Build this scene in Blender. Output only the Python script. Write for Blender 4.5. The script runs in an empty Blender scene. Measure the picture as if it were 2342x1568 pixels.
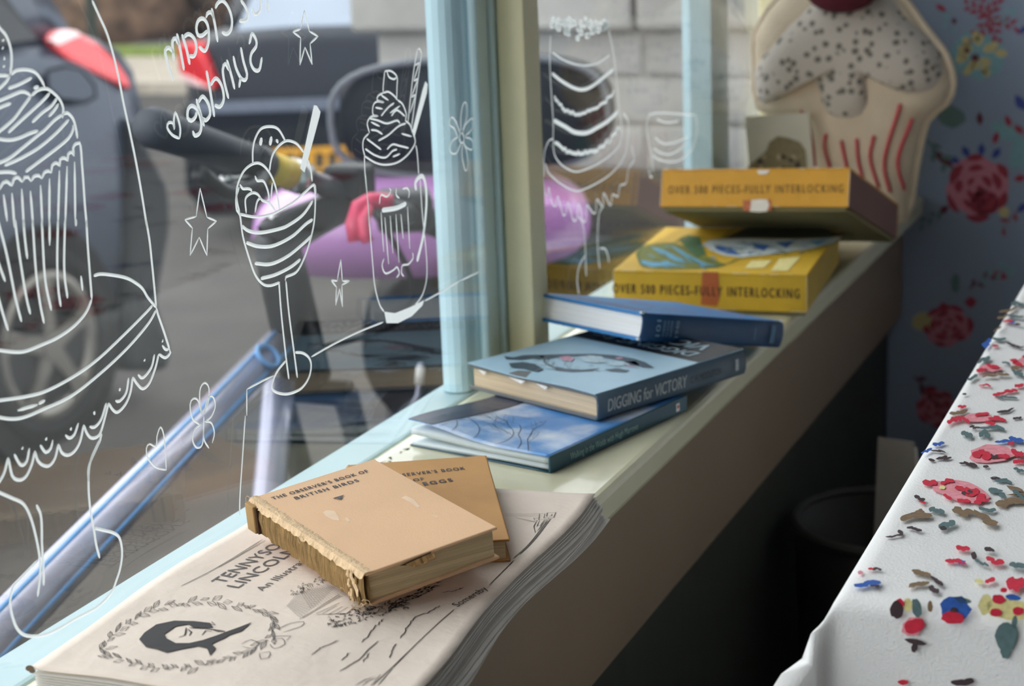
import bpy, bmesh, math, random
from mathutils import Vector, Matrix
random.seed(7)
sc = bpy.context.scene
COL = sc.collection
V = Vector
PI = math.pi
# ------------------------------------------------------------------ camera, world, light, exposure
SZ = 0.74                      # height of the window sill top above the café floor
GZ = SZ - 1.06                 # street level
W_PX, H_PX, F_PX = 2342.0, 1568.0, 4006.0
CAM = V((0, 0, SZ + 0.39))
_p, _r, _y = math.radians(14), math.radians(-2.25), math.radians(23.25)
FWD = V((-math.sin(_y)*math.cos(_p), math.cos(_y)*math.cos(_p), -math.sin(_p)))
_r0 = V((math.cos(_y), math.sin(_y), 0)); _u0 = _r0.cross(FWD)
RGT = math.cos(_r)*_r0 + math.sin(_r)*_u0
UPV = -math.sin(_r)*_r0 + math.cos(_r)*_u0
cd = bpy.data.cameras.new('camera'); cam = bpy.data.objects.new('camera', cd); COL.objects.link(cam)
M = Matrix((RGT, UPV, -FWD)).transposed().to_4x4(); M.translation = CAM
cam.matrix_world = M
cd.sensor_width = 36; cd.lens = F_PX/W_PX*36; cd.clip_start = 0.02; cd.clip_end = 200
cd.dof.use_dof = True; cd.dof.focus_distance = 1.06; cd.dof.aperture_fstop = 9.5
sc.camera = cam
wd = bpy.data.worlds.new('world'); sc.world = wd; wd.use_nodes = True
bg = wd.node_tree.nodes['Background']; bg.inputs[0].default_value = (0.95, 0.97, 1.0, 1); bg.inputs[1].default_value = 1.0
sc.view_settings.view_transform = 'Standard'; sc.view_settings.look = 'None'
sc.view_settings.gamma = 1; sc.view_settings.use_curve_mapping = False
sc.view_settings.exposure = 1.55

def ray(x, y):
    return (FWD*F_PX + RGT*(x-W_PX/2) - UPV*(y-H_PX/2)).normalized()
def on_axis(x, y, ax, v):
    d = ray(x, y); return CAM + d*((v-CAM[ax])/d[ax])
def on_x(x, y, v): return on_axis(x, y, 0, v)
def on_y(x, y, v): return on_axis(x, y, 1, v)
def on_z(x, y, v): return on_axis(x, y, 2, v)
def at(x, y, dist): return CAM + ray(x, y)*dist
class Plane:
    def __init__(s, o, n): s.o = V(o); s.n = V(n).normalized()
    def hit(s, x, y):
        d = ray(x, y); return CAM + d*((s.o-CAM).dot(s.n)/d.dot(s.n))
def zm(ox, oy, s):             # measuring frames of the photograph
    return lambda pts: [(ox+a/s, oy+b/s) for a, b in pts]
R1 = zm(0, 0, 3.015); R2 = zm(300, 0, 3.0157); R3 = zm(0, 500, 2.6133); R4 = zm(400, 400, 2.8508)
R5 = zm(0, 950, 2.5371); R6 = zm(940, 0, 3.3457); R7 = zm(1180, 180, 2.9043); R8 = zm(900, 0, 3.92)
I1 = zm(1600, 0, 3.1361); I2 = zm(1350, 360, 3.1227); I3 = zm(1180, 640, 3.6594); I4 = zm(860, 880, 3.1649)
I5 = zm(540, 1020, 3.5485); I6 = zm(40, 1200, 2.9275); I7 = zm(640, 1100, 3.0816); I8 = zm(1780, 620, 1.6548)

# ------------------------------------------------------------------ materials
MATS = {}
def mat(name, col, rough=0.6, var=0.12, scale=30, bump=0.0, bscale=None, stretch=(1, 1, 1), metal=0, spec=0.5, col2=None, coat=0, detail=4):
    if name in MATS: return MATS[name]
    m = bpy.data.materials.new(name); m.use_nodes = True; nt = m.node_tree; N = nt.nodes; L = nt.links
    b = N['Principled BSDF']; b.inputs['Roughness'].default_value = rough; b.inputs['Metallic'].default_value = metal
    b.inputs['Specular IOR Level'].default_value = spec; b.inputs['Coat Weight'].default_value = coat
    tc = N.new('ShaderNodeTexCoord'); mp = N.new('ShaderNodeMapping'); L.new(tc.outputs['Object'], mp.inputs[0])
    mp.inputs['Scale'].default_value = stretch
    nz = N.new('ShaderNodeTexNoise'); nz.inputs['Scale'].default_value = scale; nz.inputs['Detail'].default_value = detail
    L.new(mp.outputs[0], nz.inputs['Vector'])
    rp = N.new('ShaderNodeValToRGB'); rp.color_ramp.elements[0].position = 0.3; rp.color_ramp.elements[1].position = 0.7
    c1 = tuple(max(0, c*(1-var)) for c in col); c2 = col2 or tuple(min(1, c*(1+var)) for c in col)
    rp.color_ramp.elements[0].color = (*c1, 1); rp.color_ramp.elements[1].color = (*c2, 1)
    L.new(nz.outputs[0], rp.inputs[0]); L.new(rp.outputs[0], b.inputs['Base Color'])
    if bump:
        n2 = N.new('ShaderNodeTexNoise'); n2.inputs['Scale'].default_value = bscale or scale*4; n2.inputs['Detail'].default_value = 5
        L.new(mp.outputs[0], n2.inputs['Vector'])
        bp = N.new('ShaderNodeBump'); bp.inputs['Strength'].default_value = bump; bp.inputs['Distance'].default_value = 0.01
        L.new(n2.outputs[0], bp.inputs['Height']); L.new(bp.outputs[0], b.inputs['Normal'])
    MATS[name] = m; return m
def srgb(r, g, b):
    f = lambda c: (c/255/12.92) if c/255 <= 0.04045 else ((c/255+0.055)/1.055)**2.4
    return (f(r), f(g), f(b))
def ink(name, col, rough=0.7): return mat(name, col, rough, var=0.15, scale=300)
def glass_mat(name='window_glass'):
    if name in MATS: return MATS[name]
    m = bpy.data.materials.new(name); m.use_nodes = True; nt = m.node_tree; N = nt.nodes; L = nt.links
    N.remove(N['Principled BSDF']); out = N['Material Output']
    ge = N.new('ShaderNodeNewGeometry')
    dt = N.new('ShaderNodeVectorMath'); dt.operation = 'DOT_PRODUCT'; L.new(ge.outputs['Normal'], dt.inputs[0]); L.new(ge.outputs['Incoming'], dt.inputs[1])
    ab = N.new('ShaderNodeMath'); ab.operation = 'ABSOLUTE'; L.new(dt.outputs['Value'], ab.inputs[0])
    om = N.new('ShaderNodeMath'); om.operation = 'SUBTRACT'; om.inputs[0].default_value = 1; L.new(ab.outputs[0], om.inputs[1])
    pw = N.new('ShaderNodeMath'); pw.operation = 'POWER'; L.new(om.outputs[0], pw.inputs[0]); pw.inputs[1].default_value = 5
    ma = N.new('ShaderNodeMath'); ma.operation = 'MULTIPLY_ADD'; L.new(pw.outputs[0], ma.inputs[0]); ma.inputs[1].default_value = 0.955; ma.inputs[2].default_value = 0.045
    tr = N.new('ShaderNodeBsdfTransparent'); tr.inputs[0].default_value = (0.97, 0.985, 0.98, 1)
    gl = N.new('ShaderNodeBsdfGlossy'); gl.inputs['Roughness'].default_value = 0.0; gl.inputs['Color'].default_value = (1, 1, 1, 1)
    mx = N.new('ShaderNodeMixShader'); L.new(ma.outputs[0], mx.inputs[0]); L.new(tr.outputs[0], mx.inputs[1]); L.new(gl.outputs[0], mx.inputs[2])
    L.new(mx.outputs[0], out.inputs[0]); MATS[name] = m; return m
def pages_mat(name, col, dark=0.35, freq=1400, axis=2):
    st = [6, 6, 6]; st[axis] = freq
    return mat(name, col, 0.85, var=dark, scale=1.0, stretch=tuple(st), col2=tuple(min(1, c*1.1) for c in col), bump=0.25, bscale=1.0, detail=2)

# ------------------------------------------------------------------ mesh helpers
def link(name, me, parent=None):
    o = bpy.data.objects.new(name, me); COL.objects.link(o)
    if parent is not None:
        o.parent = parent; o.matrix_parent_inverse = parent.matrix_world.inverted()
    return o
def obj(name, vs, fs, m, parent=None, smooth=False, fm=None):
    me = bpy.data.meshes.new(name); me.from_pydata([tuple(v) for v in vs], [], fs)
    for x in (m if isinstance(m, (list, tuple)) else [m]): me.materials.append(x)
    if fm: me.polygons.foreach_set('material_index', fm)
    if smooth: me.polygons.foreach_set('use_smooth', [True]*len(me.polygons))
    me.update(); return link(name, me, parent)
def empty(name, loc):
    o = bpy.data.objects.new(name, None); COL.objects.link(o); o.location = loc; o.empty_display_size = 0.02
    o.matrix_world = Matrix.Translation(V(loc)); return o
def tag(o, label=None, cat=None, group=None, kind=None):
    if label: o['label'] = label
    if cat: o['category'] = cat
    if group: o['group'] = group
    if kind: o['kind'] = kind
    return o
def bm_obj(name, bm, m, parent=None, smooth=False):
    bmesh.ops.recalc_face_normals(bm, faces=bm.faces)
    me = bpy.data.meshes.new(name); bm.to_mesh(me); bm.free()
    for x in (m if isinstance(m, (list, tuple)) else [m]): me.materials.append(x)
    if smooth: me.polygons.foreach_set('use_smooth', [True]*len(me.polygons))
    me.update(); return link(name, me, parent)
def bx(name, lo, hi, m, parent=None, bev=0.0, Mx=None, seg=2, warp=None, cuts=None):
    bm = bmesh.new(); bmesh.ops.create_cube(bm, size=1)
    for v in bm.verts:
        v.co = V([lo[i]+(v.co[i]+0.5)*(hi[i]-lo[i]) for i in range(3)])
    if cuts: bmesh.ops.subdivide_edges(bm, edges=bm.edges[:], cuts=cuts, use_grid_fill=True)
    if bev:
        es = [e for e in bm.edges if len(e.link_faces) == 2 and e.calc_face_angle(0) > 0.5]
        bmesh.ops.bevel(bm, geom=es, offset=bev, segments=seg, affect='EDGES', profile=0.5)
    if warp:
        for v in bm.verts: v.co = warp(v.co)
    if Mx is not None: bmesh.ops.transform(bm, matrix=Mx, verts=bm.verts)
    return bm_obj(name, bm, m, parent, smooth=False)
def prism(name, poly, depth, m, parent=None, bev=0):    # 3-D polygon pushed along a vector
    n = len(poly); vs = [V(p) for p in poly]+[V(p)+V(depth) for p in poly]
    fs = [tuple(range(n)), tuple(range(2*n-1, n-1, -1))]+[(i, (i+1) % n, n+(i+1) % n, n+i) for i in range(n)]
    if not bev: 
        bm = bmesh.new(); me = bpy.data.meshes.new('t'); me.from_pydata([tuple(v) for v in vs], [], fs); bm.from_mesh(me); bpy.data.meshes.remove(me)
        return bm_obj(name, bm, m, parent)
    bm = bmesh.new(); me = bpy.data.meshes.new('t'); me.from_pydata([tuple(v) for v in vs], [], fs); bm.from_mesh(me); bpy.data.meshes.remove(me)
    bmesh.ops.recalc_face_normals(bm, faces=bm.faces)
    bmesh.ops.bevel(bm, geom=bm.edges[:], offset=bev, segments=2, affect='EDGES', profile=0.5)
    return bm_obj(name, bm, m, parent)
def tube_data(path, rad, sides=10, closed=False):
    P = [V(p) for p in path]; n = len(P); R = rad if isinstance(rad, (list, tuple)) else [rad]*n
    vs, fs = [], []; prev = None
    for i in range(n):
        a = P[(i-1) % n] if (closed or i) else P[i]; b = P[(i+1) % n] if (closed or i < n-1) else P[i]
        t = (b-a).normalized()
        if prev is None: u = t.orthogonal().normalized()
        else: u = (prev-t*prev.dot(t)).normalized()
        prev = u; w = t.cross(u)
        for k in range(sides):
            an = 2*PI*k/sides; vs.append(P[i]+R[i]*(math.cos(an)*u+math.sin(an)*w))
    for i in range(n if closed else n-1):
        for k in range(sides):
            a, b = i*sides+k, i*sides+(k+1) % sides; j = ((i+1) % n)*sides
            fs.append((a, b, j+(k+1) % sides, j+k))
    if not closed: fs += [tuple(range(sides-1, -1, -1)), tuple(range((n-1)*sides, n*sides))]
    return vs, fs
def tube(name, path, rad, m, parent=None, sides=10, closed=False, smooth=True):
    vs, fs = tube_data(path, rad, sides, closed); return obj(name, vs, fs, m, parent, smooth)
def crom(P, step):                                     # smooth polyline
    P = [V(p) for p in P]
    if len(P) < 3: return P if len(P) < 2 else [P[0].lerp(P[1], k/4) for k in range(5)]
    out = []
    for i in range(len(P)-1):
        p0 = P[i-1] if i else P[i]*2-P[i+1]; p1, p2 = P[i], P[i+1]; p3 = P[i+2] if i+2 < len(P) else P[i+1]*2-P[i]
        n = max(1, min(10, int((p2-p1).length/step)))
        for k in range(n):
            t = k/n
            out.append(0.5*((2*p1)+(p2-p0)*t+(2*p0-5*p1+4*p2-p3)*t*t+(3*p1-p0-3*p2+p3)*t**3))
    out.append(P[-1]); return out
class Ink:                                             # gathers flat strokes and fills lying on a surface
    def __init__(s): s.v = []; s.f = []; s.fm = []
    def stroke(s, pts, n, w, lift=0.0003, dome=0.0, step=0.003, mi=0, smooth=True, taper=True):
        P = crom(pts, step) if smooth else [V(p) for p in pts]
        Q = [P[0]]
        for p in P[1:]:
            if (p-Q[-1]).length > 1e-5: Q.append(p)
        if len(Q) < 2: return
        nn = len(Q); b = len(s.v)
        for i in range(nn):
            t = (Q[min(i+1, nn-1)]-Q[max(i-1, 0)]).normalized()
            N = n(Q[i]) if callable(n) else n
            sd = N.cross(t).normalized(); k = 0.45 if (taper and i in (0, nn-1)) else 1.0
            s.v += [Q[i]-sd*w*0.5*k+N*lift, Q[i]+N*(lift+dome), Q[i]+sd*w*0.5*k+N*lift]
        for i in range(nn-1):
            a = b+3*i; s.f += [(a, a+1, a+4, a+3), (a+1, a+2, a+5, a+4)]; s.fm += [mi, mi]
    def fill(s, pts, n, lift=0.0003, mi=0):
        b = len(s.v); s.v += [V(p)+n*lift for p in pts]; s.f.append(tuple(range(b, b+len(pts)))); s.fm.append(mi)
    def mesh(s, vs, fs, mi=0):
        b = len(s.v); s.v += vs; s.f += [tuple(b+i for i in f) for f in fs]; s.fm += [mi]*len(fs)
    def build(s, name, m, parent=None): return obj(name, s.v, s.f, m, parent, False, s.fm)
_TX = {}
def text_geo(string, sp=1.0):
    if (string, sp) in _TX: return _TX[(string, sp)]
    cu = bpy.data.curves.new('t', 'FONT'); cu.body = string; cu.resolution_u = 3; cu.space_character = sp
    o = bpy.data.objects.new('t', cu); COL.objects.link(o)
    dg = bpy.context.evaluated_depsgraph_get(); me = bpy.data.meshes.new_from_object(o.evaluated_get(dg))
    vs = [v.co.copy() for v in me.vertices]; fs = [tuple(p.vertices) for p in me.polygons]
    bpy.data.objects.remove(o); bpy.data.curves.remove(cu); bpy.data.meshes.remove(me)
    x0 = min(v.x for v in vs); x1 = max(v.x for v in vs)
    _TX[(string, sp)] = (vs, fs, x0, x1); return _TX[(string, sp)]
def text_on(ik, string, p0, p1, h, n, lift=0.0004, mi=0, shear=0.0, bold=0.0, surf=None, sp=1.0):
    vs, fs, x0, x1 = text_geo(string, sp); p0 = V(p0); p1 = V(p1); ex = (p1-p0); Lx = ex.length; ex = ex/Lx; ey = n.cross(ex).normalized()
    def put(dx, dy, l):
        out = []
        for v in vs:
            q = p0+ex*((v.x-x0)/(x1-x0)*Lx+shear*v.y*h/0.7+dx)+ey*(v.y/0.70*h+dy)+n*l
            out.append(surf(q)+n*l if surf else q)
        ik.mesh(out, fs, mi)
    put(0, 0, lift)
    if bold: put(bold, 0, lift*1.1); put(bold*0.5, bold*0.5, lift*1.2)

# ------------------------------------------------------------------ shared measures of the window
XG = -0.573                    # inner face of the glass
XF = -0.393                    # front edge of the sill
YE = 2.31                      # end wall
Y0 = -1.8                      # near end of the shop window
ZW = 2.35                      # window head
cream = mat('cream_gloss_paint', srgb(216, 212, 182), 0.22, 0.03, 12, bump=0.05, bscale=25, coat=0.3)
cream_post = mat('cream_post_paint', srgb(246, 238, 196), 0.35, 0.05, 15, bump=0.06, bscale=40)
blue_paint = mat('pale_blue_paint', srgb(188, 218, 227), 0.35, 0.06, 10, stretch=(4, 4, 1), bump=0.05)
blue_sill = mat('pale_blue_sill_paint', srgb(152, 180, 186), 0.4, 0.03, 20)
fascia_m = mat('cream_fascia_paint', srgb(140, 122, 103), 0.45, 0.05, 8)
dark_wall = mat('dark_green_grey_panel', srgb(62, 66, 60), 0.6, 0.08, 6, stretch=(1, 12, 1))
wallpaper = mat('pale_blue_wallpaper', srgb(138, 150, 170), 0.85, 0.05, 5)
plaster = mat('dull_cream_plaster', (0.26, 0.24, 0.21), 0.9, 0.05, 4)
board = mat('brown_floor_boards', (0.05, 0.034, 0.02), 0.5, 0.3, 3, stretch=(14, 1, 1))
# ------------------------------------------------------------------ room shell
XR = 2.9; YB = -1.9; ZC = 2.55
def wallbox(name, lo, hi, m): return tag(bx(name, lo, hi, m), kind='structure')
floor = wallbox('floor', (-0.62, YB, -0.06), (XR, YE, 0), board)
wallbox('ceiling', (-0.62, YB, ZC), (XR, YE, ZC+0.06), plaster)
wall_end = wallbox('wall_end', (-0.62, YE, -0.3), (XR, YE+0.12, ZC), wallpaper)
wallbox('wall_side', (XR, YB, 0), (XR+0.1, YE, ZC), plaster)
wb = bmesh.new(); XA, XB, ZA, ZB = -.42, .35, .95, 2.3          # unseen window added behind the camera to light the sides facing it
def addb(bm, lo, hi):
    r = bmesh.ops.create_cube(bm, size=1)
    for v in r['verts']: v.co = V([lo[i]+(v.co[i]+0.5)*(hi[i]-lo[i]) for i in range(3)])
for lo, hi in (((-.62, YB-.1, 0), (XA, YB, ZC)), ((XB, YB-.1, 0), (XR, YB, ZC)), ((XA, YB-.1, 0), (XB, YB, ZA)), ((XA, YB-.1, ZB), (XB, YB, ZC))): addb(wb, lo, hi)
tag(bm_obj('wall_back', wb, plaster), kind='structure')
added_win = tag(empty('added_window', (0, YB-.05, ZA)), kind='structure')
for lo, hi in (((XA, YB-.08, ZA), (XA+.05, YB-.02, ZB)), ((XB-.05, YB-.08, ZA), (XB, YB-.02, ZB)), ((XA+.05, YB-.08, ZA), (XB-.05, YB-.02, ZA+.05)), ((XA+.05, YB-.08, ZB-.05), (XB-.05, YB-.02, ZB))): bx('frame_bar', lo, hi, cream_post, added_win)
bx('pane', (XA+.05, YB-.052, ZA+.05), (XB-.05, YB-.048, ZB-.05), glass_mat(), added_win)
# the window wall: below the sill, above the head, near pier
wm = bmesh.new()
def addb(bm, lo, hi):
    r = bmesh.ops.create_cube(bm, size=1)
    for v in r['verts']: v.co = V([lo[i]+(v.co[i]+0.5)*(hi[i]-lo[i]) for i in range(3)])
addb(wm, (-0.62, YB, GZ), (-0.439, YE, SZ-0.04))
addb(wm, (-0.62, YB, ZW+0.06), (-0.439, YE, ZC))
addb(wm, (-0.62, YB, SZ-0.04), (-0.439, Y0-0.05, ZW+0.06))
tag(bm_obj('wall_window', wm, dark_wall), kind='structure')
# ------------------------------------------------------------------ window: sill, fascia, posts, panes
win = tag(empty('window_1', (XG, 1.0, SZ)), kind='structure')
bx('window_sill', (XG-0.012, Y0, SZ-0.026), (XF, YE-0.001, SZ), cream, win, bev=0.006, seg=3)
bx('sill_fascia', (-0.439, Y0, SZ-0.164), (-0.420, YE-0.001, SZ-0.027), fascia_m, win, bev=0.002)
bx('outer_sill', (-0.622, Y0, SZ-0.05), (XG-0.013, YE-0.001, SZ-0.001), blue_sill, win, bev=0.003)
bx('window_head', (-0.62, Y0, ZW), (-0.45, YE-0.001, ZW+0.058), cream_post, win, bev=0.003)
bx('window_jamb', (-0.62, Y0-0.048, SZ), (-0.45, Y0, ZW), cream_post, win, bev=0.003)
for ya, yb, nm in ((Y0, 1.333, 'pane'), (1.37, 2.16, 'pane')):
    bx(nm, (XG-0.004, ya, SZ+0.0005), (XG, yb, ZW), glass_mat(), win)
# moulded blue mullion outside the glass (plan profile X/Y), cream post inside it
def bead(cx, cy, r, a0, a1, n=7): return [(cx+r*math.cos(math.radians(a0+(a1-a0)*k/n)), cy+r*math.sin(math.radians(a0+(a1-a0)*k/n))) for k in range(n+1)]
prof = bead(-.600, 1.280, .0125, 180, 360)+[(-.5875, 1.290), (-.586, 1.293)]+bead(-.5815, 1.298, .0042, 200, 350, 5)+[(-.5774, 1.304), (-.580, 1.308), (-.580, 1.322)]+bead(-.5785, 1.328, .003, 210, 340, 4)+[(-.5772, 1.334), (-.5772, 1.40), (-.6125, 1.40)]
def column(name, plan, z0, z1, m, parent):
    vs = [V((x, y, z0)) for x, y in plan]+[V((x, y, z1)) for x, y in plan]; n = len(plan)
    fs = [tuple(range(n-1, -1, -1)), tuple(range(n, 2*n))]+[(i, (i+1) % n, n+(i+1) % n, n+i) for i in range(n)]
    bm = bmesh.new(); me = bpy.data.meshes.new('t'); me.from_pydata([tuple(v) for v in vs], [], fs); bm.from_mesh(me); bpy.data.meshes.remove(me)
    return bm_obj(name, bm, m, parent)
column('mullion', prof, SZ, ZW, blue_paint, win)
bx('post', (XG-0.003, 1.334, SZ+0.0005), (XG+0.021, 1.368, ZW), cream_post, win, bev=0.0015)
bx('post_bead', (XG-0.003, 1.368, SZ+0.0005), (XG+0.016, 1.376, ZW), cream_post, win, bev=0.0015)
column('mullion', [(-0.578, 1.955), (-0.600, 1.945), (-0.612, 1.955), (-0.612, 2.03), (-0.579, 2.03), (-0.579, 2.01), (-0.579, 1.98)], SZ, ZW, blue_paint, win)
bx('post', (XG-0.003, 2.155, SZ+0.0005), (XG+0.021, 2.20, ZW), cream_post, win, bev=0.0015)
bx('window_jamb', (-0.577, 2.20, SZ), (XG+0.004, YE-0.001, ZW), mat('ochre_jamb', srgb(190, 160, 96), 0.5), win)
# chipped paint line where glass meets sill: small flakes
ik = Ink()
for k in range(26):
    y = random.uniform(1.02, 1.12); x = XG+0.003+random.uniform(-0.002, 0.004)
    ik.fill([V((x+random.uniform(-.003, .003), y+random.uniform(-.004, .004), SZ)) for _ in range(3)], V((0, 0, 1)), 0.0005)
ik.build('paint_chips', mat('dark_grime', srgb(70, 78, 66), 0.9), win)
# ------------------------------------------------------------------ street
asphalt = mat('grey_asphalt', srgb(62, 59, 55), 0.85, 0.3, 2.6, bump=0.5, bscale=60)
paving = mat('grey_paving_stone', srgb(66, 63, 59), 0.85, 0.2, 8, bump=0.4, bscale=60)
tag(bx('street', (-30, -14, GZ-0.3), (-0.62, 40, GZ), asphalt), kind='structure')
flag = None                                           # paving slabs along the shop front
pave = tag(bx('pavement', (-1.75, -3, GZ), (-0.63, 6, GZ+0.03), mat('dark_joint', srgb(60, 58, 54), 0.9)), kind='structure')
for i in range(2):
    for j in range(14):
        y = -1.9+0.50*j+0.2*i; x0 = -1.74+0.555*i
        if flag is None:
            flag = bx('slab', (0.006, 0.006, 0.0), (0.549, 0.494, 0.05), paving, None, bev=0.006); fl = flag
        else:
            fl = flag.copy(); COL.objects.link(fl)
        fl.location = (x0, y, GZ+0.004+random.uniform(0, .004)); fl.parent = pave
tag(bx('far_kerb', (-30, 12.7, GZ), (-2, 15.2, GZ+0.10), mat('pale_kerb', srgb(170, 160, 146), 0.9, 0.15, 6)), kind='structure')
gr = bx('grass_verge', (-30, 15.2, GZ), (-2, 15.9, GZ+0.16), mat('verge_grass', srgb(112, 128, 60), 0.9, 0.35, 14, bump=0.8, bscale=60), cuts=2)
tag(gr, 'low green grass verge behind the far kerb', 'grass', kind='stuff')
hm = bmesh.new(); bmesh.ops.create_grid(hm, x_segments=90, y_segments=24, size=0.5)
from mathutils import noise
for v in hm.verts:
    x, z = v.co.x, v.co.y
    p = V((-30+28*(x+0.5), 17.5+0.6*z, GZ+0.1+5.0*(z+0.5)))
    p.y += 0.7*noise.noise(p*0.9)+0.35*noise.noise(p*3.1); v.co = p
hg = bm_obj('hedge', hm, mat('bare_brown_hedge', srgb(96, 76, 62), 1.0, 0.6, 5, bump=1.0, bscale=14), None, True)
sol = hg.modifiers.new('depth', 'SOLIDIFY'); sol.thickness = 0.5; sol.offset = -1
tag(hg, 'tall bare brown hedge across the road', 'hedge', kind='stuff')
pole = empty('street_pole', (-10.6, 13.4, GZ+0.12))
p0 = on_y(206, 0, 13.4)
tube('shaft', [(p0.x, 13.4, GZ+0.12), (p0.x, 13.4, 3.2)], 0.05, mat('dark_green_steel', srgb(60, 70, 66), 0.5), pole)
bx('ground_plate', (p0.x-.12, 13.28, GZ+0.12), (p0.x+.12, 13.52, GZ+0.15), MATS['dark_green_steel'], pole)
tag(pole, 'thin dark post standing on the far kerb by the hedge', 'post')

# ---- white painted brick garden wall with coping
YW = 3.3
wl = on_y(870, 150, YW).x; ztop = on_y(885, 72, YW).z
gw = tag(bx('garden_wall', (wl+0.006, YW-0.002, GZ), (0.9, YW+0.22, ztop), mat('white_mortar', srgb(182, 178, 172), 0.95, 0.1, 20)), kind='structure')
bm_ = bmesh.new(); bmesh.ops.create_cube(bm_, size=1)
for v in bm_.verts: v.co = V((v.co.x*0.285, v.co.y*0.03, v.co.z*0.086))
bmesh.ops.bevel(bm_, geom=bm_.edges[:], offset=0.008, segments=2, affect='EDGES', profile=0.6)
strip_top = on_y(1450, 392, YW-.03).z
bx('added_dark_strip', (wl-.02, YW-.03, GZ), (0.9, YW+.24, strip_top), mat('dark_grey_strip', srgb(84, 82, 78), .9, .15, 8, bump=.4), gw, bev=.006)  # dark strip added over the wall's foot, standing in for its shade
brick_m = mat('white_painted_brick', srgb(188, 185, 179), 0.8, 0.12, 7, bump=0.7, bscale=22)
b0 = bm_obj('brick', bm_, brick_m, None, True); b0.data.materials[0] = brick_m; first = True
nr = 0; z = ztop-0.046
while z > strip_top+0.03:
    x = wl+0.143-(0.147 if nr % 2 else 0)
    while x < 0.5:
        o = b0 if first else b0.copy()
        if not first: COL.objects.link(o)
        first = False
        sx = 1.0
        xx = x
        if x-0.143 < wl: sx = 0.5; xx = wl+0.0715
        o.location = (xx, YW+0.007+random.uniform(-0.005, 0.003), z); o.scale = (sx, 1, 1)
        o.rotation_euler = (random.uniform(-.02, .02), 0, random.uniform(-.015, .015)); o.parent = gw
        x += 0.294
    z -= 0.094; nr += 1
capx = on_y(800, 40, YW-0.05).x
for k in range(4):
    c = bx('coping_stone', (capx+0.62*k, YW-0.055, ztop+0.002), (capx+0.62*k+0.612, YW+0.27, ztop+0.15), mat('pale_coping', srgb(180, 177, 170), 0.9, 0.14, 5, bump=0.5, bscale=24), gw, bev=0.012)

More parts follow.
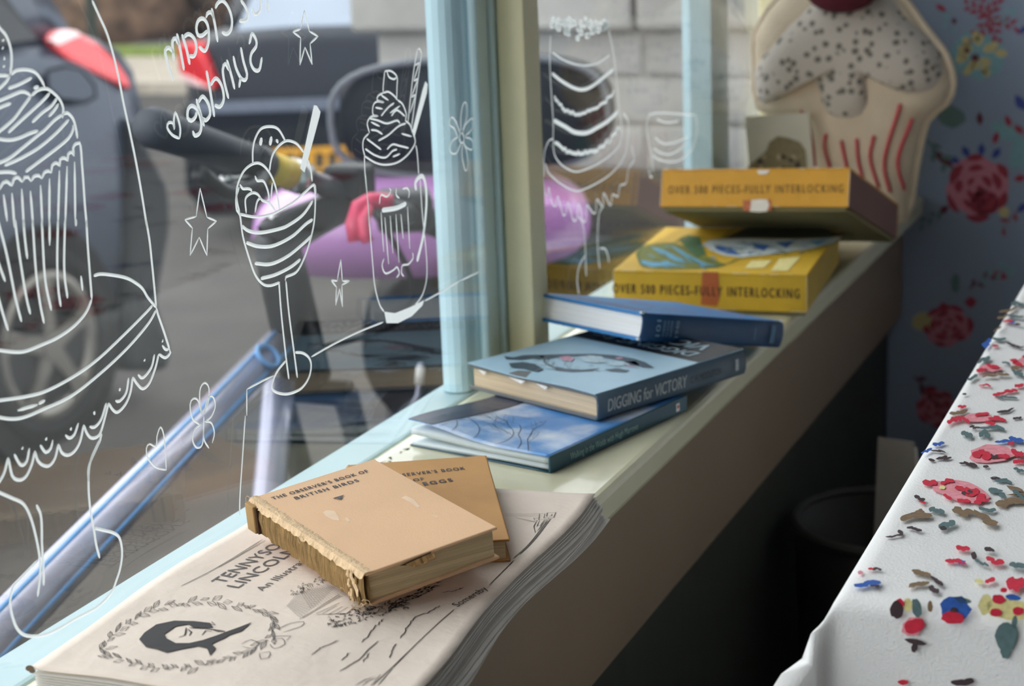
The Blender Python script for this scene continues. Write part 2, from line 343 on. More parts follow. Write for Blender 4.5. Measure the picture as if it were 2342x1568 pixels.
# ---- cars
glass_d = mat('dark_car_glass', (0.010, 0.012, 0.015), 0.06, 0.1, 3, spec=.4)
rubber = mat('black_rubber', (0.010, 0.010, 0.011), 0.8, 0.3, 20, spec=.12)
def loft(name, rings, m, parent, smooth=True, cap=True):
    n = len(rings[0]); vs = [p for r in rings for p in r]; fs = []
    for i in range(len(rings)-1):
        for k in range(n):
            a, b = i*n+k, i*n+(k+1) % n; fs.append((a, b, b+n, a+n))
    if cap: fs += [tuple(range(n-1, -1, -1)), tuple(range((len(rings)-1)*n, len(rings)*n))]
    return obj(name, vs, fs, m, parent, smooth)
def car(name, label, T, hw, Lc, belt, roof, paint, cat='car'):
    """T maps (x from the rear bumper forward, y to the seen side, z) to the world"""
    root = empty(name, T(Lc/2, 0, 0))
    st = [(0.0, .42, .62, .84), (0.03, .30, .86, .94), (0.08, .24, belt-.05, .98), (0.20, .20, belt-.005, .99), (0.55, .18, belt, 1.0), (1.4, .17, belt-.02, 1.0), (2.5, .17, belt-.05, 1.0),
          (3.0, .17, belt-.10, .99), (Lc-.45, .19, belt-.22, .95), (Lc-.12, .24, belt-.36, .86), (Lc, .36, .58, .74)]
    rings = []
    for x, zb, zt, f in st:
        w = hw*f; h = zt-zb
        half = [(0, zb), (w*.55, zb), (w*.88, zb+.02), (w*.97, zb+h*.12), (w, zb+h*.32), (w*1.0, zb+h*.55), (w*.99, zb+h*.76), (w*.965, zb+h*.9), (w*.91, zb+h*.975), (w*.8, zt+.004), (w*.4, zt+.02)]
        rings.append([T(x, a, b) for a, b in half]+[T(x, 0, zt+.024)]+[T(x, -a, b) for a, b in reversed(half[1:])])
    loft('body', rings, paint, root)
    # cabin
    cb = []
    for t, x0, x1, f in ((0, .16, 3.05, .92), (.3, .24, 2.72, .885), (.75, .40, 2.25, .80), (.93, .50, 2.0, .75), (1.0, .62, 1.8, .68)):
        z = belt-.03+(roof-belt+.03)*t; w = hw*f; xs = [x0, x0+.05, x0+.25, (x0+x1)/2, x1-.3, x1-.05, x1]; ws = [.72, .9, .99, 1, .97, .88, .7]
        cb.append([T(x, w*q, z) for x, q in zip(xs, ws)]+[T(x, -w*q, z) for x, q in reversed(list(zip(xs, ws)))])
    loft('cabin', cb, paint, root)
    def sidew(x, t, off=.006):
        z = belt-.03+(roof-belt+.03)*t; f = .92+( .885-.92)*t/.3 if t < .3 else .885+(.80-.885)*(t-.3)/.45
        return T(x, hw*f+off, z)
    for s in (1, -1):
        for q in ([(.50, .05), (.62, .42), (.82, .74), (1.30, .72), (1.34, .04)], [(1.42, .04), (1.38, .72), (2.05, .72), (2.6, .05)]):
            poly = []
            for x, t in q:
                p = sidew(x, t); poly.append(p if s > 0 else p-2*(p-T(x, 0, 0)).dot((T(0, 1, 0)-T(0, 0, 0)).normalized())*(T(0, 1, 0)-T(0, 0, 0)).normalized())
            prism('side_window', poly, (T(0, s*.004, 0)-T(0, 0, 0)), glass_d, root)
    def rear(t, yf, off=.012): 
        x0 = .16+(.24-.16)*t/.3 if t < .3 else .24+(.40-.24)*(t-.3)/.45
        return T(x0-off, hw*.74*yf*(1-.12*t), belt-.03+(roof-belt+.03)*t)
    prism('rear_window', [rear(.03, -.95), rear(.03, .95), rear(.74, .86), rear(.74, -.86)], T(-.004, 0, 0)-T(0, 0, 0), mat('silvery_rear_glass', (.30, .34, .40), .08, .05, 3, metal=.75), root)
    for x in (.68, Lc-.85):
        for s in (1, -1):
            cx = lambda r, a, y: T(x+r*math.cos(a), s*y, .29+r*math.sin(a))
            N = 28
            prism('wheel_arch', [cx(.345, 2*PI*k/N, hw-.05) for k in range(N)], T(0, s*.052, 0)-T(0, 0, 0), rubber, root)
            w = empty('wheel', T(x, s*hw, .29)); w.parent = root; w.matrix_parent_inverse = root.matrix_world.inverted()
            tr = [[cx(r, 2*PI*k/N, y) for k in range(N)] for r, y in ((.2, hw-.02), (.215, hw+.012), (.25, hw+.02), (.275, hw+.012), (.288, hw-.02), (.288, hw-.16))]
            loft('tyre', tr, rubber, w, True, True)
            rimm = mat('alloy_grey', srgb(112, 108, 102), 0.35, 0.1, 10, metal=0.6)
            rr = [[cx(r, 2*PI*k/N, y) for k in range(N)] for r, y in ((.17, hw-.005), (.186, hw+.012), (.212, hw+.016), (.216, hw+.004))]
            loft('rim', rr, rimm, w, True, False)
            for k in range(5):
                a = 2*PI*k/5+.3; sp = []
                for r, dw in ((.03, .028), (.12, .02), (.195, .034)):
                    sp.append((r, dw))
                poly = [cx(math.hypot(r, dw), a+math.atan2(dw, r), hw+.008) for r, dw in sp]+[cx(math.hypot(r, dw), a-math.atan2(dw, r), hw+.008) for r, dw in reversed(sp)]
                prism('spoke', poly, T(0, s*.012, 0)-T(0, 0, 0), rimm, w)
            prism('hub_cap', [cx(.04, 2*PI*k/12, hw+.01) for k in range(12)], T(0, s*.014, 0)-T(0, 0, 0), rimm, w)
    tag(root, label, cat); return root
# near car: parked along the kerb, rear to the right
X1 = -3.12; hw1 = 0.86; R1Y = 4.60
paint1 = mat('silver_blue_car_paint', srgb(58, 65, 78), 0.35, 0.04, 3, metal=0.45, coat=0.15, spec=.3)
T1 = lambda x, y, z: V((X1-hw1+y, R1Y-x, GZ+z))
c1 = car('parked_car', 'silver-blue car seen from its side, red tail lamp beside the window lettering', T1, hw1, 4.1, 1.14, 1.62, paint1)
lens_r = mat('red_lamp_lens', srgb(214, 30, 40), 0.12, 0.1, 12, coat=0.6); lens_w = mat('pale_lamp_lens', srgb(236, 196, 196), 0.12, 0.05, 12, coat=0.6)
def lamp(c, pts, plane_x, m, th, nm='tail_lamp', bev=.01):
    poly = [on_x(a, b, plane_x) for a, b in pts]
    if nm in ('tail_lamp', 'pale_lamp_strip'): poly = [p-V((.34*max(0, p.z-GZ-.92), 0, 0)) for p in poly]
    return prism(nm, poly, (-th, 0, 0), m, c, bev=bev)
tl = lamp(c1, [(160, 86), (190, 68), (225, 66), (262, 92), (296, 135), (314, 178), (314, 210), (290, 194), (240, 168), (190, 136), (166, 106)], X1+.012, lens_r, .10, bev=.018)
q = lamp(tl, [(163, 92), (190, 72), (222, 68), (238, 80), (214, 88), (178, 104)], X1+.017, lens_w, .02, 'pale_lamp_strip', .004)  # pale upper strip of the lamp lens
fl_ = lamp(c1, [(110, 164), (150, 155), (182, 162), (212, 196), (216, 220), (190, 232), (140, 226), (112, 200)], X1+.004, paint1, .01, 'fuel_flap', .003)
ring = [on_x(a, b, X1+.002) for a, b in [(107, 162), (148, 151), (186, 159), (216, 194), (220, 222), (192, 236), (138, 230), (108, 203)]]
tube('flap_gap', ring, .004, rubber, c1, 6, True)
bumper_m = mat('dark_bumper', srgb(34, 37, 40), 0.5, 0.1, 5, spec=.15)
lamp(c1, [(300, 262), (340, 330), (392, 430), (396, 520), (366, 690), (398, 800), (390, 850), (300, 850), (296, 640)], X1+.02, bumper_m, .9, 'rear_bumper', .03)
bx('sill_trim', T1(1.1, hw1-.03, .17), T1(3.0, hw1+.01, .28), bumper_m, c1, bev=0)
# far car: rear faces the window
Y2 = 6.9; hw2 = 0.9; CX2 = -4.62+hw2
paint2 = mat('dark_blue_car_paint', srgb(20, 24, 33), 0.3, 0.06, 3, metal=0.3, coat=0.1, spec=.25)
T2 = lambda x, y, z: V((CX2-y, Y2+x, GZ+z))
c2 = car('parked_car', 'dark blue car parked rear-on behind the bicycle handlebar, yellow number plate', T2, hw2, 4.2, 0.955, 1.46, paint2)
def onr(c, pts, yy, m, th, nm, bev=.01):
    return prism(nm, [on_y(a, b, yy) for a, b in pts], (0, th, 0), m, c, bev=bev)
t2 = onr(c2, [(402, 100), (440, 96), (462, 130), (492, 196), (486, 206), (440, 196), (408, 168)], Y2-.03, lens_r, .16, 'tail_lamp', .015)
onr(t2, [(410, 166), (440, 178), (470, 196), (486, 204), (440, 196), (412, 178)], Y2-.038, lens_w, .02, 'pale_lamp_strip', .003)
onr(c2, [(1208, 88), (1240, 86), (1246, 150), (1236, 190), (1190, 196), (1196, 150)], Y2-.03, lens_r, .16, 'tail_lamp', .015)
bp2 = onr(c2, [(410, 236), (560, 236), (1230, 210), (1244, 250), (1240, 420), (1200, 470), (470, 500), (420, 440)], Y2-.05, paint2, .3, 'rear_bumper', .03)
onr(bp2, [(430, 300), (1220, 270), (1215, 330), (900, 400), (560, 410), (440, 370)], Y2-.056, bumper_m, .02, 'bumper_trim', .004)
pl = onr(c2, [(612, 342), (800, 334), (803, 390), (615, 398)], Y2-.07, mat('yellow_number_plate', srgb(222, 160, 40), 0.5, 0.1, 9), .02, 'number_plate', .003)
ik = Ink(); pp = Plane((0, Y2-.071, 0), (0, -1, 0))
for k, xx in enumerate((628, 656, 684, 722, 752, 780)):
    ik = Ink(); ik.fill([pp.hit(a, b) for a, b in ((xx, 354-.04*(xx-628)), (xx+17, 353-.04*(xx-628)), (xx+17, 386-.04*(xx-628)), (xx, 387-.04*(xx-628)))], pp.n, .002); ik.build('plate_character', ink('plate_black', (.03, .03, .03)), pl)
onr(c2, [(440, 236), (1180, 208), (1180, 236), (440, 262)], Y2-.06, mat('pale_trim', srgb(104, 112, 128), 0.3), .02, 'tailgate_handle', .003)

# ---- bicycle leaning outside the window
bk_blk = mat('black_bicycle_paint', (0.012, 0.013, 0.016), 0.4, 0.2, 20, spec=.25)
bk_sil = mat('silver_lilac_bicycle_paint', srgb(176, 176, 196), 0.25, 0.06, 6, metal=0.3, coat=0.4)
bk_blu = mat('light_blue_decal', srgb(104, 166, 226), 0.35)
steel = mat('bright_steel', (0.6, 0.6, 0.6), 0.25, 0.1, 30, metal=0.9)
bike = empty('bicycle', (-0.97, 1.6, GZ))
gl_, gr_ = at(330, 285, 1.75), at(1010, 515, 2.2)
hb = [gl_.lerp(gr_, t) for t in (0, .34, .55, .66, 1)]
tube('handlebar', [hb[1], hb[2], hb[3], gl_.lerp(gr_, .9)], .0125, mat('dark_grey_bar', srgb(96, 100, 108), 0.35, 0.05, 20, metal=0.5), bike)
g = tube('grip', [gl_, gl_.lerp(gr_, .02), gl_.lerp(gr_, .06), gl_.lerp(gr_, .2), gl_.lerp(gr_, .32)], [.016, .021, .020, .0185, .018], mat('slate_grip_rubber', srgb(58, 62, 70), .6, .1, 30), bike, 14)
tube('grip_collar', [gl_.lerp(gr_, .30), gl_.lerp(gr_, .345)], .0195, mat('dark_grey_plastic', (.05, .052, .06), .45), g, 14)
tube('grip', [gl_.lerp(gr_, .86), gl_.lerp(gr_, .93), gl_.lerp(gr_, 1.0), gl_.lerp(gr_, 1.005)], [.0165, .0165, .018, .012], rubber, bike, 14)
tube('yellow_band', [gl_.lerp(gr_, .35), gl_.lerp(gr_, .425)], .0168, mat('yellow_tape', srgb(250, 214, 90), .5), bike, 14)
tube('brake_clamp', [gl_.lerp(gr_, .43), gl_.lerp(gr_, .47)], .019, steel, bike, 14)
lv = [at(600, 400, 1.87), at(585, 425, 1.84), at(520, 440, 1.80), at(455, 395, 1.76)]
tube('brake_lever', crom(lv, .01), .009, bk_blk, bike, 8)
tube('brake_lever', crom([at(600, 420, 1.88), at(560, 408, 1.86), at(510, 412, 1.83)], .01), .006, steel, bike, 8)
bx('shifter', (-.025, -.02, -.02), (.025, .02, .02), bk_blk, bike, bev=.006, Mx=Matrix.Translation(at(800, 415, 2.02)))
ht, hbm = at(630, 545, 1.95), at(700, 860, 2.06)
tube('head_tube', [ht, ht.lerp(hbm, .25), hbm], [.026, .028, .03], bk_blk, bike, 14)
tube('stem_cap', [ht+V((0, 0, .012)), ht+V((0, 0, .02))], [.02, .014], bk_blk, bike, 14)
tube('stem_bolt', [ht+V((0, 0, .02)), ht+V((0, 0, .026))], .006, steel, bike, 8)
tube('stem', [ht, ht.lerp(hb[3], .5), hb[3]], [.026, .022, .02], bk_blk, bike, 12)
tt0, tt1 = at(655, 770, 2.03), at(-60, 1510, 1.46)
tt = tube('top_tube', [tt0, tt0.lerp(tt1, .5), tt1], [.019, .019, .021], bk_sil, bike, 16)
sdir = (tt1-tt0).normalized(); nrm = CAM-(tt0+tt1)/2; nrm = (nrm-sdir*nrm.dot(sdir)).normalized(); sidev = sdir.cross(nrm).normalized()
for s in (-1, 1):
    tube('blue_line', [tt0+sidev*s*.0115+nrm*.0135, tt0.lerp(tt1, .5)+sidev*s*.0115+nrm*.0135, tt1+sidev*s*.0128+nrm*.0145], .0032, bk_blu, tt, 6)
rc = tt0.lerp(tt1, .13)+nrm*.0195
tube('blue_ring', [rc+(math.cos(a)*sdir*1.15+math.sin(a)*sidev)*.014 for a in [2*PI*k/20 for k in range(20)]], .003, bk_blu, tt, 6, True)
st0, st1 = at(640, 870, 2.02), V((-0.95, 1.35, GZ+.30))
dt = tube('down_tube', [st0, st0.lerp(st1, .3), st1], .019, bk_sil, bike, 14)
bb = V((-0.95, 1.33, GZ+.29)); seat_top = V((-0.92, 0.78, GZ+.94))
tube('seat_tube', [bb, seat_top], .016, bk_sil, bike, 12)
fork_b = V((-1.03, 1.98, GZ+.33))
for s in (-1, 1):
    tube('fork_leg', [hbm+V((s*.045, .01, -.02)), fork_b+V((s*.05, 0, 0))], [.016, .012], bk_blk, bike, 10)
tube('fork_crown', [hbm+V((-.05, .01, -.02)), hbm+V((.05, .01, -.02))], .016, bk_blk, bike, 10)
rear_c = V((-0.93, 0.70, GZ+.33))
for s in (-1, 1):
    tube('chain_stay', [bb+V((s*.03, 0, 0)), rear_c+V((s*.05, 0, 0))], .009, bk_sil, bike, 8)
    tube('seat_stay', [bb.lerp(seat_top, .85)+V((s*.02, 0, 0)), rear_c+V((s*.05, 0, 0))], .008, bk_sil, bike, 8)
def bwheel(c, nm='wheel'):
    w = empty(nm, c); w.parent = bike; w.matrix_parent_inverse = bike.matrix_world.inverted()
    circ = lambda r: [c+V((0, r*math.cos(2*PI*k/40), r*math.sin(2*PI*k/40))) for k in range(40)]
    tube('tyre', circ(.305), .024, rubber, w, 10, True); tube('rim', circ(.278), .012, mat('dark_rim', (.05, .05, .055), .4), w, 8, True)
    tube('hub', [c+V((-.05, 0, 0)), c+V((.05, 0, 0))], .022, steel, w, 12)
    for k in range(20):
        a = 2*PI*k/20; tube('spoke', [c+V(((-1)**k*.03, .02*math.cos(a+.4), .02*math.sin(a+.4))), c+V((0, .272*math.cos(a), .272*math.sin(a)))], .0012, steel, w, 4)
bwheel(fork_b); bwheel(rear_c)
sad = []
for y, wdt, zz in ((-.13, .07, .02), (-.10, .078, .035), (-.03, .065, .03), (.05, .035, .025), (.13, .02, .018), (.15, .01, .01)):
    sad.append([seat_top+V((wdt*math.cos(a), y, .06+zz*(.3 if math.sin(a) < 0 else 1)*math.sin(a))) for a in [2*PI*k/14 for k in range(14)]])
loft('saddle', sad, rubber, bike); tube('seat_post', [seat_top, seat_top+V((0, -.01, .06))], .013, steel, bike, 10)
ch = [bb+V((.045, .095*math.cos(2*PI*k/24), .095*math.sin(2*PI*k/24))) for k in range(24)]
tube('chain_ring', ch, .005, steel, bike, 6, True)
for s in (-1, 1):
    e_ = bb+V((s*.07, s*.15, -s*.08)); tube('crank', [bb+V((s*.05, 0, 0)), e_], .009, bk_blk, bike, 8)
    bx('pedal', (e_.x-(.09 if s < 0 else 0), e_.y-.04, e_.z-.01), (e_.x+(.09 if s > 0 else 0), e_.y+.04, e_.z+.01), rubber, bike, bev=.003)
tube('cable', crom([at(800, 430, 2.02), at(880, 520, 2.0), at(940, 640, 1.98), at(925, 720, 1.98), at(860, 760, 2.02), at(720, 800, 2.06)], .02), .0035, rubber, bike, 6)
cb_ = tube('cable', crom([at(962, 830, 2.1), at(960, 870, 2.1), at(955, 905, 2.1), at(930, 950, 2.1)], .02), .003, bk_sil, bike, 6)
tube('cable_end', [at(962, 838, 2.1), at(958, 878, 2.1)], .0055, mat('white_plastic', (.8, .8, .8), .4), cb_, 8)
tag(bike, 'silver and black bicycle with yellow handlebar band, leaning outside the pane', 'bicycle')

# ---- purple scooter with black seat further along
purp = mat('lilac_purple_plastic', srgb(182, 126, 190), 0.3, 0.06, 5, coat=0.4)
pad = mat('black_vinyl', srgb(24, 26, 31), 0.5, 0.15, 9, bump=0.1, spec=.15)
sct = empty('scooter', (-1.1, 2.5, GZ))
def slab_round(name, c, w, h, d, m, parent, tilt=0.0, rz=0.0, p=3.0, rings=7, n=32):
    rg = []
    for i in range(rings):
        a = PI*i/(rings-1); k = max(.02, math.sin(a))**.35; yy = -math.cos(a)*d/2
        r = []
        for j in range(n):
            t = 2*PI*j/n; cx_ = abs(math.cos(t))**(2/p)*math.copysign(1, math.cos(t)); sy = abs(math.sin(t))**(2/p)*math.copysign(1, math.sin(t))
            r.append(V((cx_*w/2*(1-(1-k)*.25 if k > .3 else k), yy, sy*h/2*(1-(1-k)*.35 if k > .3 else k))))
        rg.append(r)
    Mx = Matrix.Translation(V(c)) @ Matrix.Rotation(rz, 4, 'Z') @ Matrix.Rotation(tilt, 4, 'X')
    rg = [[Mx @ v for v in r] for r in rg]
    return loft(name, rg, m, parent)
sL, sR = at(752, 260, 2.72), at(1392, 270, 2.72); sc_ = (sL+sR)/2; sw = (sR-sL).length
rz_s = math.atan2(sR.y-sL.y, sR.x-sL.x)
sb_ = slab_round('seat_back', (sc_.x, sc_.y+.03, sc_.z+.0), sw, .185, .10, pad, sct, tilt=-.08, rz=rz_s)
tube('seat_piping', [V((sc_.x, sc_.y, sc_.z))+Matrix.Rotation(rz_s, 3, 'Z') @ V((sw/2*.985*math.copysign(abs(math.cos(t))**.66, math.cos(t)), -.012, .088*math.copysign(abs(math.sin(t))**.66, math.sin(t)))) for t in [2*PI*k/36 for k in range(36)]], .006, mat('grey_piping', srgb(116, 120, 126), .5), sb_, 6, True)
slab_round('body_shell', (sc_.x-.06, sc_.y-.06, GZ+.985), .52, .13, .20, purp, sct, tilt=.15, rz=rz_s, p=2.6)
slab_round('lower_shell', (sc_.x+.02, sc_.y+.06, GZ+.78), .46, .30, .26, pad, sct, rz=rz_s, p=2.4)
fw_ = at(1190, 600, 2.75)
slab_round('footwell', (fw_.x, fw_.y+.1, GZ+.50), .52, .86, .36, mat('black_plastic_shell', (.012, .013, .015), .6, spec=.12), sct, rz=rz_s, p=4)
for dx in (-.22, .22):
    for dy in (-.22, .3):
        c = V((sc_.x+dx, sc_.y+dy, GZ+.13))
        tube('wheel', [c+V((-.04, 0, 0)), c+V((-.03, 0, 0)), c+V((.03, 0, 0)), c+V((.04, 0, 0))], [.10, .128, .128, .10], rubber, sct, 20)
lv = crom([at(893, 462, 1.96), at(850, 458, 1.95), at(820, 474, 1.94), at(808, 512, 1.94), at(815, 552, 1.94)], .01)
pk = mat('hot_pink_plastic', srgb(226, 52, 104), .35, .05, 10)
l1 = tube('pink_lever', lv, .0095, pk, bike, 10)
tube('lever_finger', crom([at(842, 474, 1.94), at(832, 502, 1.93), at(834, 535, 1.93), at(842, 554, 1.93)], .01), .007, pk, l1, 8)
bx('lever_mount', (-.035, -.03, -.025), (.035, .03, .025), bk_blk, bike, bev=.01, Mx=Matrix.Translation(at(925, 480, 2.17)) @ Matrix.Rotation(.5, 4, 'Z'))
tag(sct, 'lilac purple scooter with black padded seat back, beside the white brick wall', 'scooter')
# ------------------------------------------------------------------ window drawings in white chalk pen (inner face of the glass)
chalk = mat('white_chalk_pen', (0.8, 0.83, 0.81), 0.9, 0.06, 200)
_nt = chalk.node_tree; _b = _nt.nodes['Principled BSDF']; _t = _nt.nodes.new('ShaderNodeBsdfTranslucent'); _m = _nt.nodes.new('ShaderNodeMixShader')
_t.inputs[0].default_value = (0.78, 0.81, 0.8, 1); _m.inputs[0].default_value = 0.72
_nt.links.new(_b.outputs[0], _m.inputs[1]); _nt.links.new(_t.outputs[0], _m.inputs[2]); _nt.links.new(_m.outputs[0], _nt.nodes['Material Output'].inputs[0])
GP = Plane((XG, 0, 0), (1, 0, 0)); GN = GP.n
def draw(name, label, cat, strokes, fills=(), w=0.0019, group=None):
    a = Ink()
    for s in strokes:
        ww = w
        if isinstance(s, tuple): s, ww = s
        a.stroke([GP.hit(x, y) for x, y in s], GN, ww, lift=0.0004, dome=0.0003, step=0.0016)
    for f in fills: a.fill([GP.hit(x, y) for x, y in f], GN, 0.0006)
    o = a.build(name, chalk, None)
    return tag(o, label, cat, group)
cup = []
for s in ([(630, 0), (680, 110), (740, 250), (800, 470), (850, 720), (900, 950), (940, 1150), (975, 1350), (1010, 1568)],
          [(-60, 130), (0, 200), (40, 250), (70, 340), (75, 430), (65, 510)], [(-60, 520), (65, 520)], [(65, 510), (40, 560), (-40, 640)],
          [(15, 270), (20, 285)], [(10, 325), (18, 335)], [(20, 400), (30, 405)], [(20, 450), (25, 465)],
          [(70, 515), (110, 485), (180, 480), (240, 500), (280, 550), (305, 600)], [(50, 610), (130, 580), (215, 535)], [(225, 608), (262, 595)],
          [(-60, 710), (0, 690), (60, 665), (140, 632), (180, 640), (210, 660)], [(-40, 755), (40, 722), (70, 712)],
          [(210, 660), (260, 620), (320, 612), (370, 645), (410, 690), (432, 750), (425, 815)], [(210, 660), (150, 740), (80, 830), (-40, 930)],
          [(50, 915), (130, 840), (230, 750), (290, 695), (340, 640)], [(215, 845), (290, 775), (350, 730), (390, 675)], [(330, 805), (370, 760), (400, 715)],
          [(425, 790), (460, 778), (500, 820), (520, 890), (530, 955)], [(425, 790), (370, 830), (300, 900), (260, 930), (150, 1020), (60, 1090), (-40, 1135)],
          [(25, 1140), (130, 1095), (260, 1020), (380, 920), (470, 825)], [(170, 1185), (270, 1110), (390, 1020), (470, 950), (500, 890), (500, 860)],
          [(-40, 955), (60, 965), (130, 950), (200, 920), (258, 900)], [(-40, 1190), (50, 1185), (110, 1195)],
          [(-10, 1310), (15, 1260), (40, 1250), (80, 1280)], [(80, 1280), (90, 1235), (120, 1222), (150, 1255)], [(150, 1255), (165, 1222), (190, 1220), (210, 1250)],
          [(210, 1250), (230, 1215), (265, 1210), (285, 1230)], [(285, 1230), (300, 1190), (330, 1178), (350, 1190)], [(350, 1190), (355, 1140), (385, 1122), (410, 1145)],
          [(410, 1145), (410, 1100), (440, 1088), (465, 1110)], [(465, 1110), (465, 1065), (490, 1048), (508, 1075)],
          [(508, 1075), (500, 1020), (520, 990), (545, 985), (555, 1040), (560, 1120), (570, 1250), (580, 1400), (595, 1568)],
          [(20, 1340), (45, 1525)], [(78, 1330), (95, 1568)], [(145, 1300), (160, 1568)], [(205, 1315), (225, 1568)], [(275, 1275), (288, 1568)], [(337, 1230), (335, 1568)],
          [(405, 1175), (395, 1568)], [(458, 1145), (445, 1568)], [(510, 1115), (515, 1555)]): cup.append(R1(s))
for s in ([(868, 0), (890, 130), (905, 270), (918, 400), (930, 530)], [(930, 530), (940, 570), (975, 670), (1010, 780)],
          [(512, 0), (520, 150), (535, 350), (545, 480)], [(545, 480), (510, 560), (440, 640), (340, 710), (240, 755), (150, 790), (80, 795), (-30, 783)],
          [(85, 0), (110, 200), (150, 450), (178, 570)], [(135, 0), (145, 120), (160, 240)], [(190, 0), (210, 300), (235, 500), (260, 625)], [(245, 0), (265, 350), (303, 548)],
          [(292, 0), (293, 160)], [(343, 0), (338, 250), (345, 420), (360, 525)], [(385, 0), (380, 300), (400, 475)], [(450, 0), (450, 45)], [(480, 340), (490, 430)],
          [(-20, 0), (0, 70), (40, 230), (90, 480), (125, 615)], [(-20, 240), (0, 300), (28, 375)], [(-20, 440), (0, 520), (45, 668)],
          [(555, 340), (610, 330), (740, 350), (810, 385), (850, 420), (880, 470), (930, 530)],
          [(910, 515), (860, 570), (720, 710), (580, 840), (440, 940), (280, 1025), (160, 1060), (-30, 1088)],
          [(930, 545), (880, 630), (760, 770), (600, 920), (420, 1060), (250, 1140), (140, 1185), (60, 1195), (-30, 1182)], [(100, 1145), (220, 1110)], [(225, 1105), (265, 1085)],
          [(1010, 780), (1015, 800), (985, 830), (945, 808)], [(945, 808), (925, 890), (890, 980), (850, 1015), (815, 985), (790, 945)], [(790, 945), (775, 1040), (745, 1110), (700, 1155), (670, 1140), (645, 1100)],
          [(645, 1100), (620, 1200), (590, 1290), (545, 1310), (515, 1280), (497, 1230)], [(497, 1230), (475, 1330), (440, 1390), (400, 1412), (365, 1395), (345, 1345)],
          [(345, 1345), (325, 1430), (290, 1475), (250, 1470), (220, 1440), (205, 1385)], [(205, 1385), (185, 1470), (150, 1540), (110, 1560), (70, 1535), (45, 1425)], [(45, 1425), (20, 1520), (-20, 1590)],
          [(920, 810), (900, 890), (850, 950), (820, 930)], [(765, 950), (750, 1040), (710, 1090), (685, 1085)], [(632, 1100), (600, 1200), (560, 1245), (530, 1240)], [(465, 1220), (440, 1290), (410, 1310), (385, 1290)],
          [(312, 1320), (300, 1370), (270, 1395), (235, 1350)], [(172, 1370), (155, 1450), (120, 1470), (80, 1405)], [(1005, 780), (985, 780), (965, 755)],
          [(858, 840), (862, 850)], [(709, 1013), (715, 1027)], [(557, 1150), (563, 1170)], [(417, 1248), (423, 1262)], [(269, 1308), (275, 1322)], [(127, 1365), (133, 1375)], [(965, 727), (971, 733)],
          [(600, 1275), (595, 1320), (530, 1470), (525, 1568)]): cup.append(R3(s))
for s in ([(575, 140), (520, 270), (510, 400), (520, 540), (540, 650), (555, 750), (575, 825)],
          [(540, 650), (600, 665), (655, 680), (690, 710), (705, 790), (695, 880), (670, 960), (640, 1030), (560, 1110), (430, 1180), (330, 1240), (240, 1275), (150, 1275), (100, 1240), (70, 1170), (55, 1080), (70, 1000), (95, 965), (215, 840)],
          [(-20, 440), (60, 475), (130, 510), (170, 580), (200, 680), (225, 810), (230, 900), (215, 1050)], [(207, 515), (235, 590), (240, 750), (248, 880), (250, 985)]): cup.append(R5(s))
draw('cupcake_drawing', 'white pen drawing of a huge swirled cupcake on a lace-edged stand', 'drawing', cup)
let = [R1(s) for s in ([(1525, 220), (1560, 235), (1590, 200), (1595, 130), (1570, 50), (1530, 5), (1495, 25), (1480, 60)], [(1497, 290), (1480, 180), (1455, 55)], [(1475, 130), (1450, 85), (1425, 95), (1415, 125)],
       [(1430, 210), (1390, 245), (1360, 240), (1350, 190), (1365, 140), (1400, 130), (1430, 180), (1435, 280), (1410, 350), (1365, 320)], [(1250, 235), (1280, 330), (1305, 445)], [(1260, 260), (1295, 235), (1335, 265), (1350, 330), (1335, 385), (1298, 385)],
       [(1265, 485), (1240, 350), (1215, 230)], [(1230, 310), (1205, 265), (1185, 285), (1188, 350), (1195, 420)], [(1192, 360), (1160, 330), (1135, 350), (1150, 430), (1190, 555)])]
let += [R2(s) for s in ([(740, 145), (790, 140), (800, 90), (780, 40), (750, 0)], [(830, 60), (850, 100), (880, 80), (890, 30), (880, -10)], [(940, 85), (935, 0)],
        [(808, 305), (815, 285), (830, 232), (858, 275), (858, 320), (825, 370), (820, 430), (845, 480), (880, 480), (898, 395)],
        [(752, 325), (770, 420), (795, 510), (785, 550), (755, 540), (720, 470), (700, 385)], [(752, 530), (740, 605)], [(710, 615), (690, 530), (655, 410)], [(675, 490), (645, 440), (628, 480), (640, 570), (668, 680)],
        [(515, 485), (540, 620), (570, 805)], [(540, 590), (580, 540), (620, 590), (635, 680), (610, 735), (570, 725)], [(445, 680), (470, 770), (500, 870)], [(455, 710), (490, 665), (530, 720), (540, 790), (510, 830), (485, 810)],
        [(420, 900), (435, 935), (470, 915), (480, 850), (460, 770), (420, 730), (390, 750), (385, 810), (410, 832), (440, 805), (448, 765)])]
draw('window_lettering', 'mirrored white handwriting reading ice Cream Sundae on the glass', 'lettering', let, w=0.0026)
draw('heart_drawing', 'small white heart drawn below the mirrored handwriting', 'drawing', [R2([(330, 955), (280, 930), (245, 880), (255, 845), (285, 850), (295, 890), (290, 830), (300, 775), (320, 820), (335, 890), (330, 955)])], group='white hearts drawn on the pane')
draw('heart_drawing', 'thin white heart drawn beside the lower flower, over the bicycle tube', 'drawing', [R3([(990, 1500), (930, 1485), (880, 1430), (872, 1370), (890, 1345), (930, 1360), (935, 1300), (955, 1245), (975, 1290), (985, 1400), (990, 1500)])], w=.0012, group='white hearts drawn on the pane')
sg = 'white stars drawn on the pane'
def poly_star(pts): return [[pts[i], pts[i+1]] for i in range(len(pts)-1)]
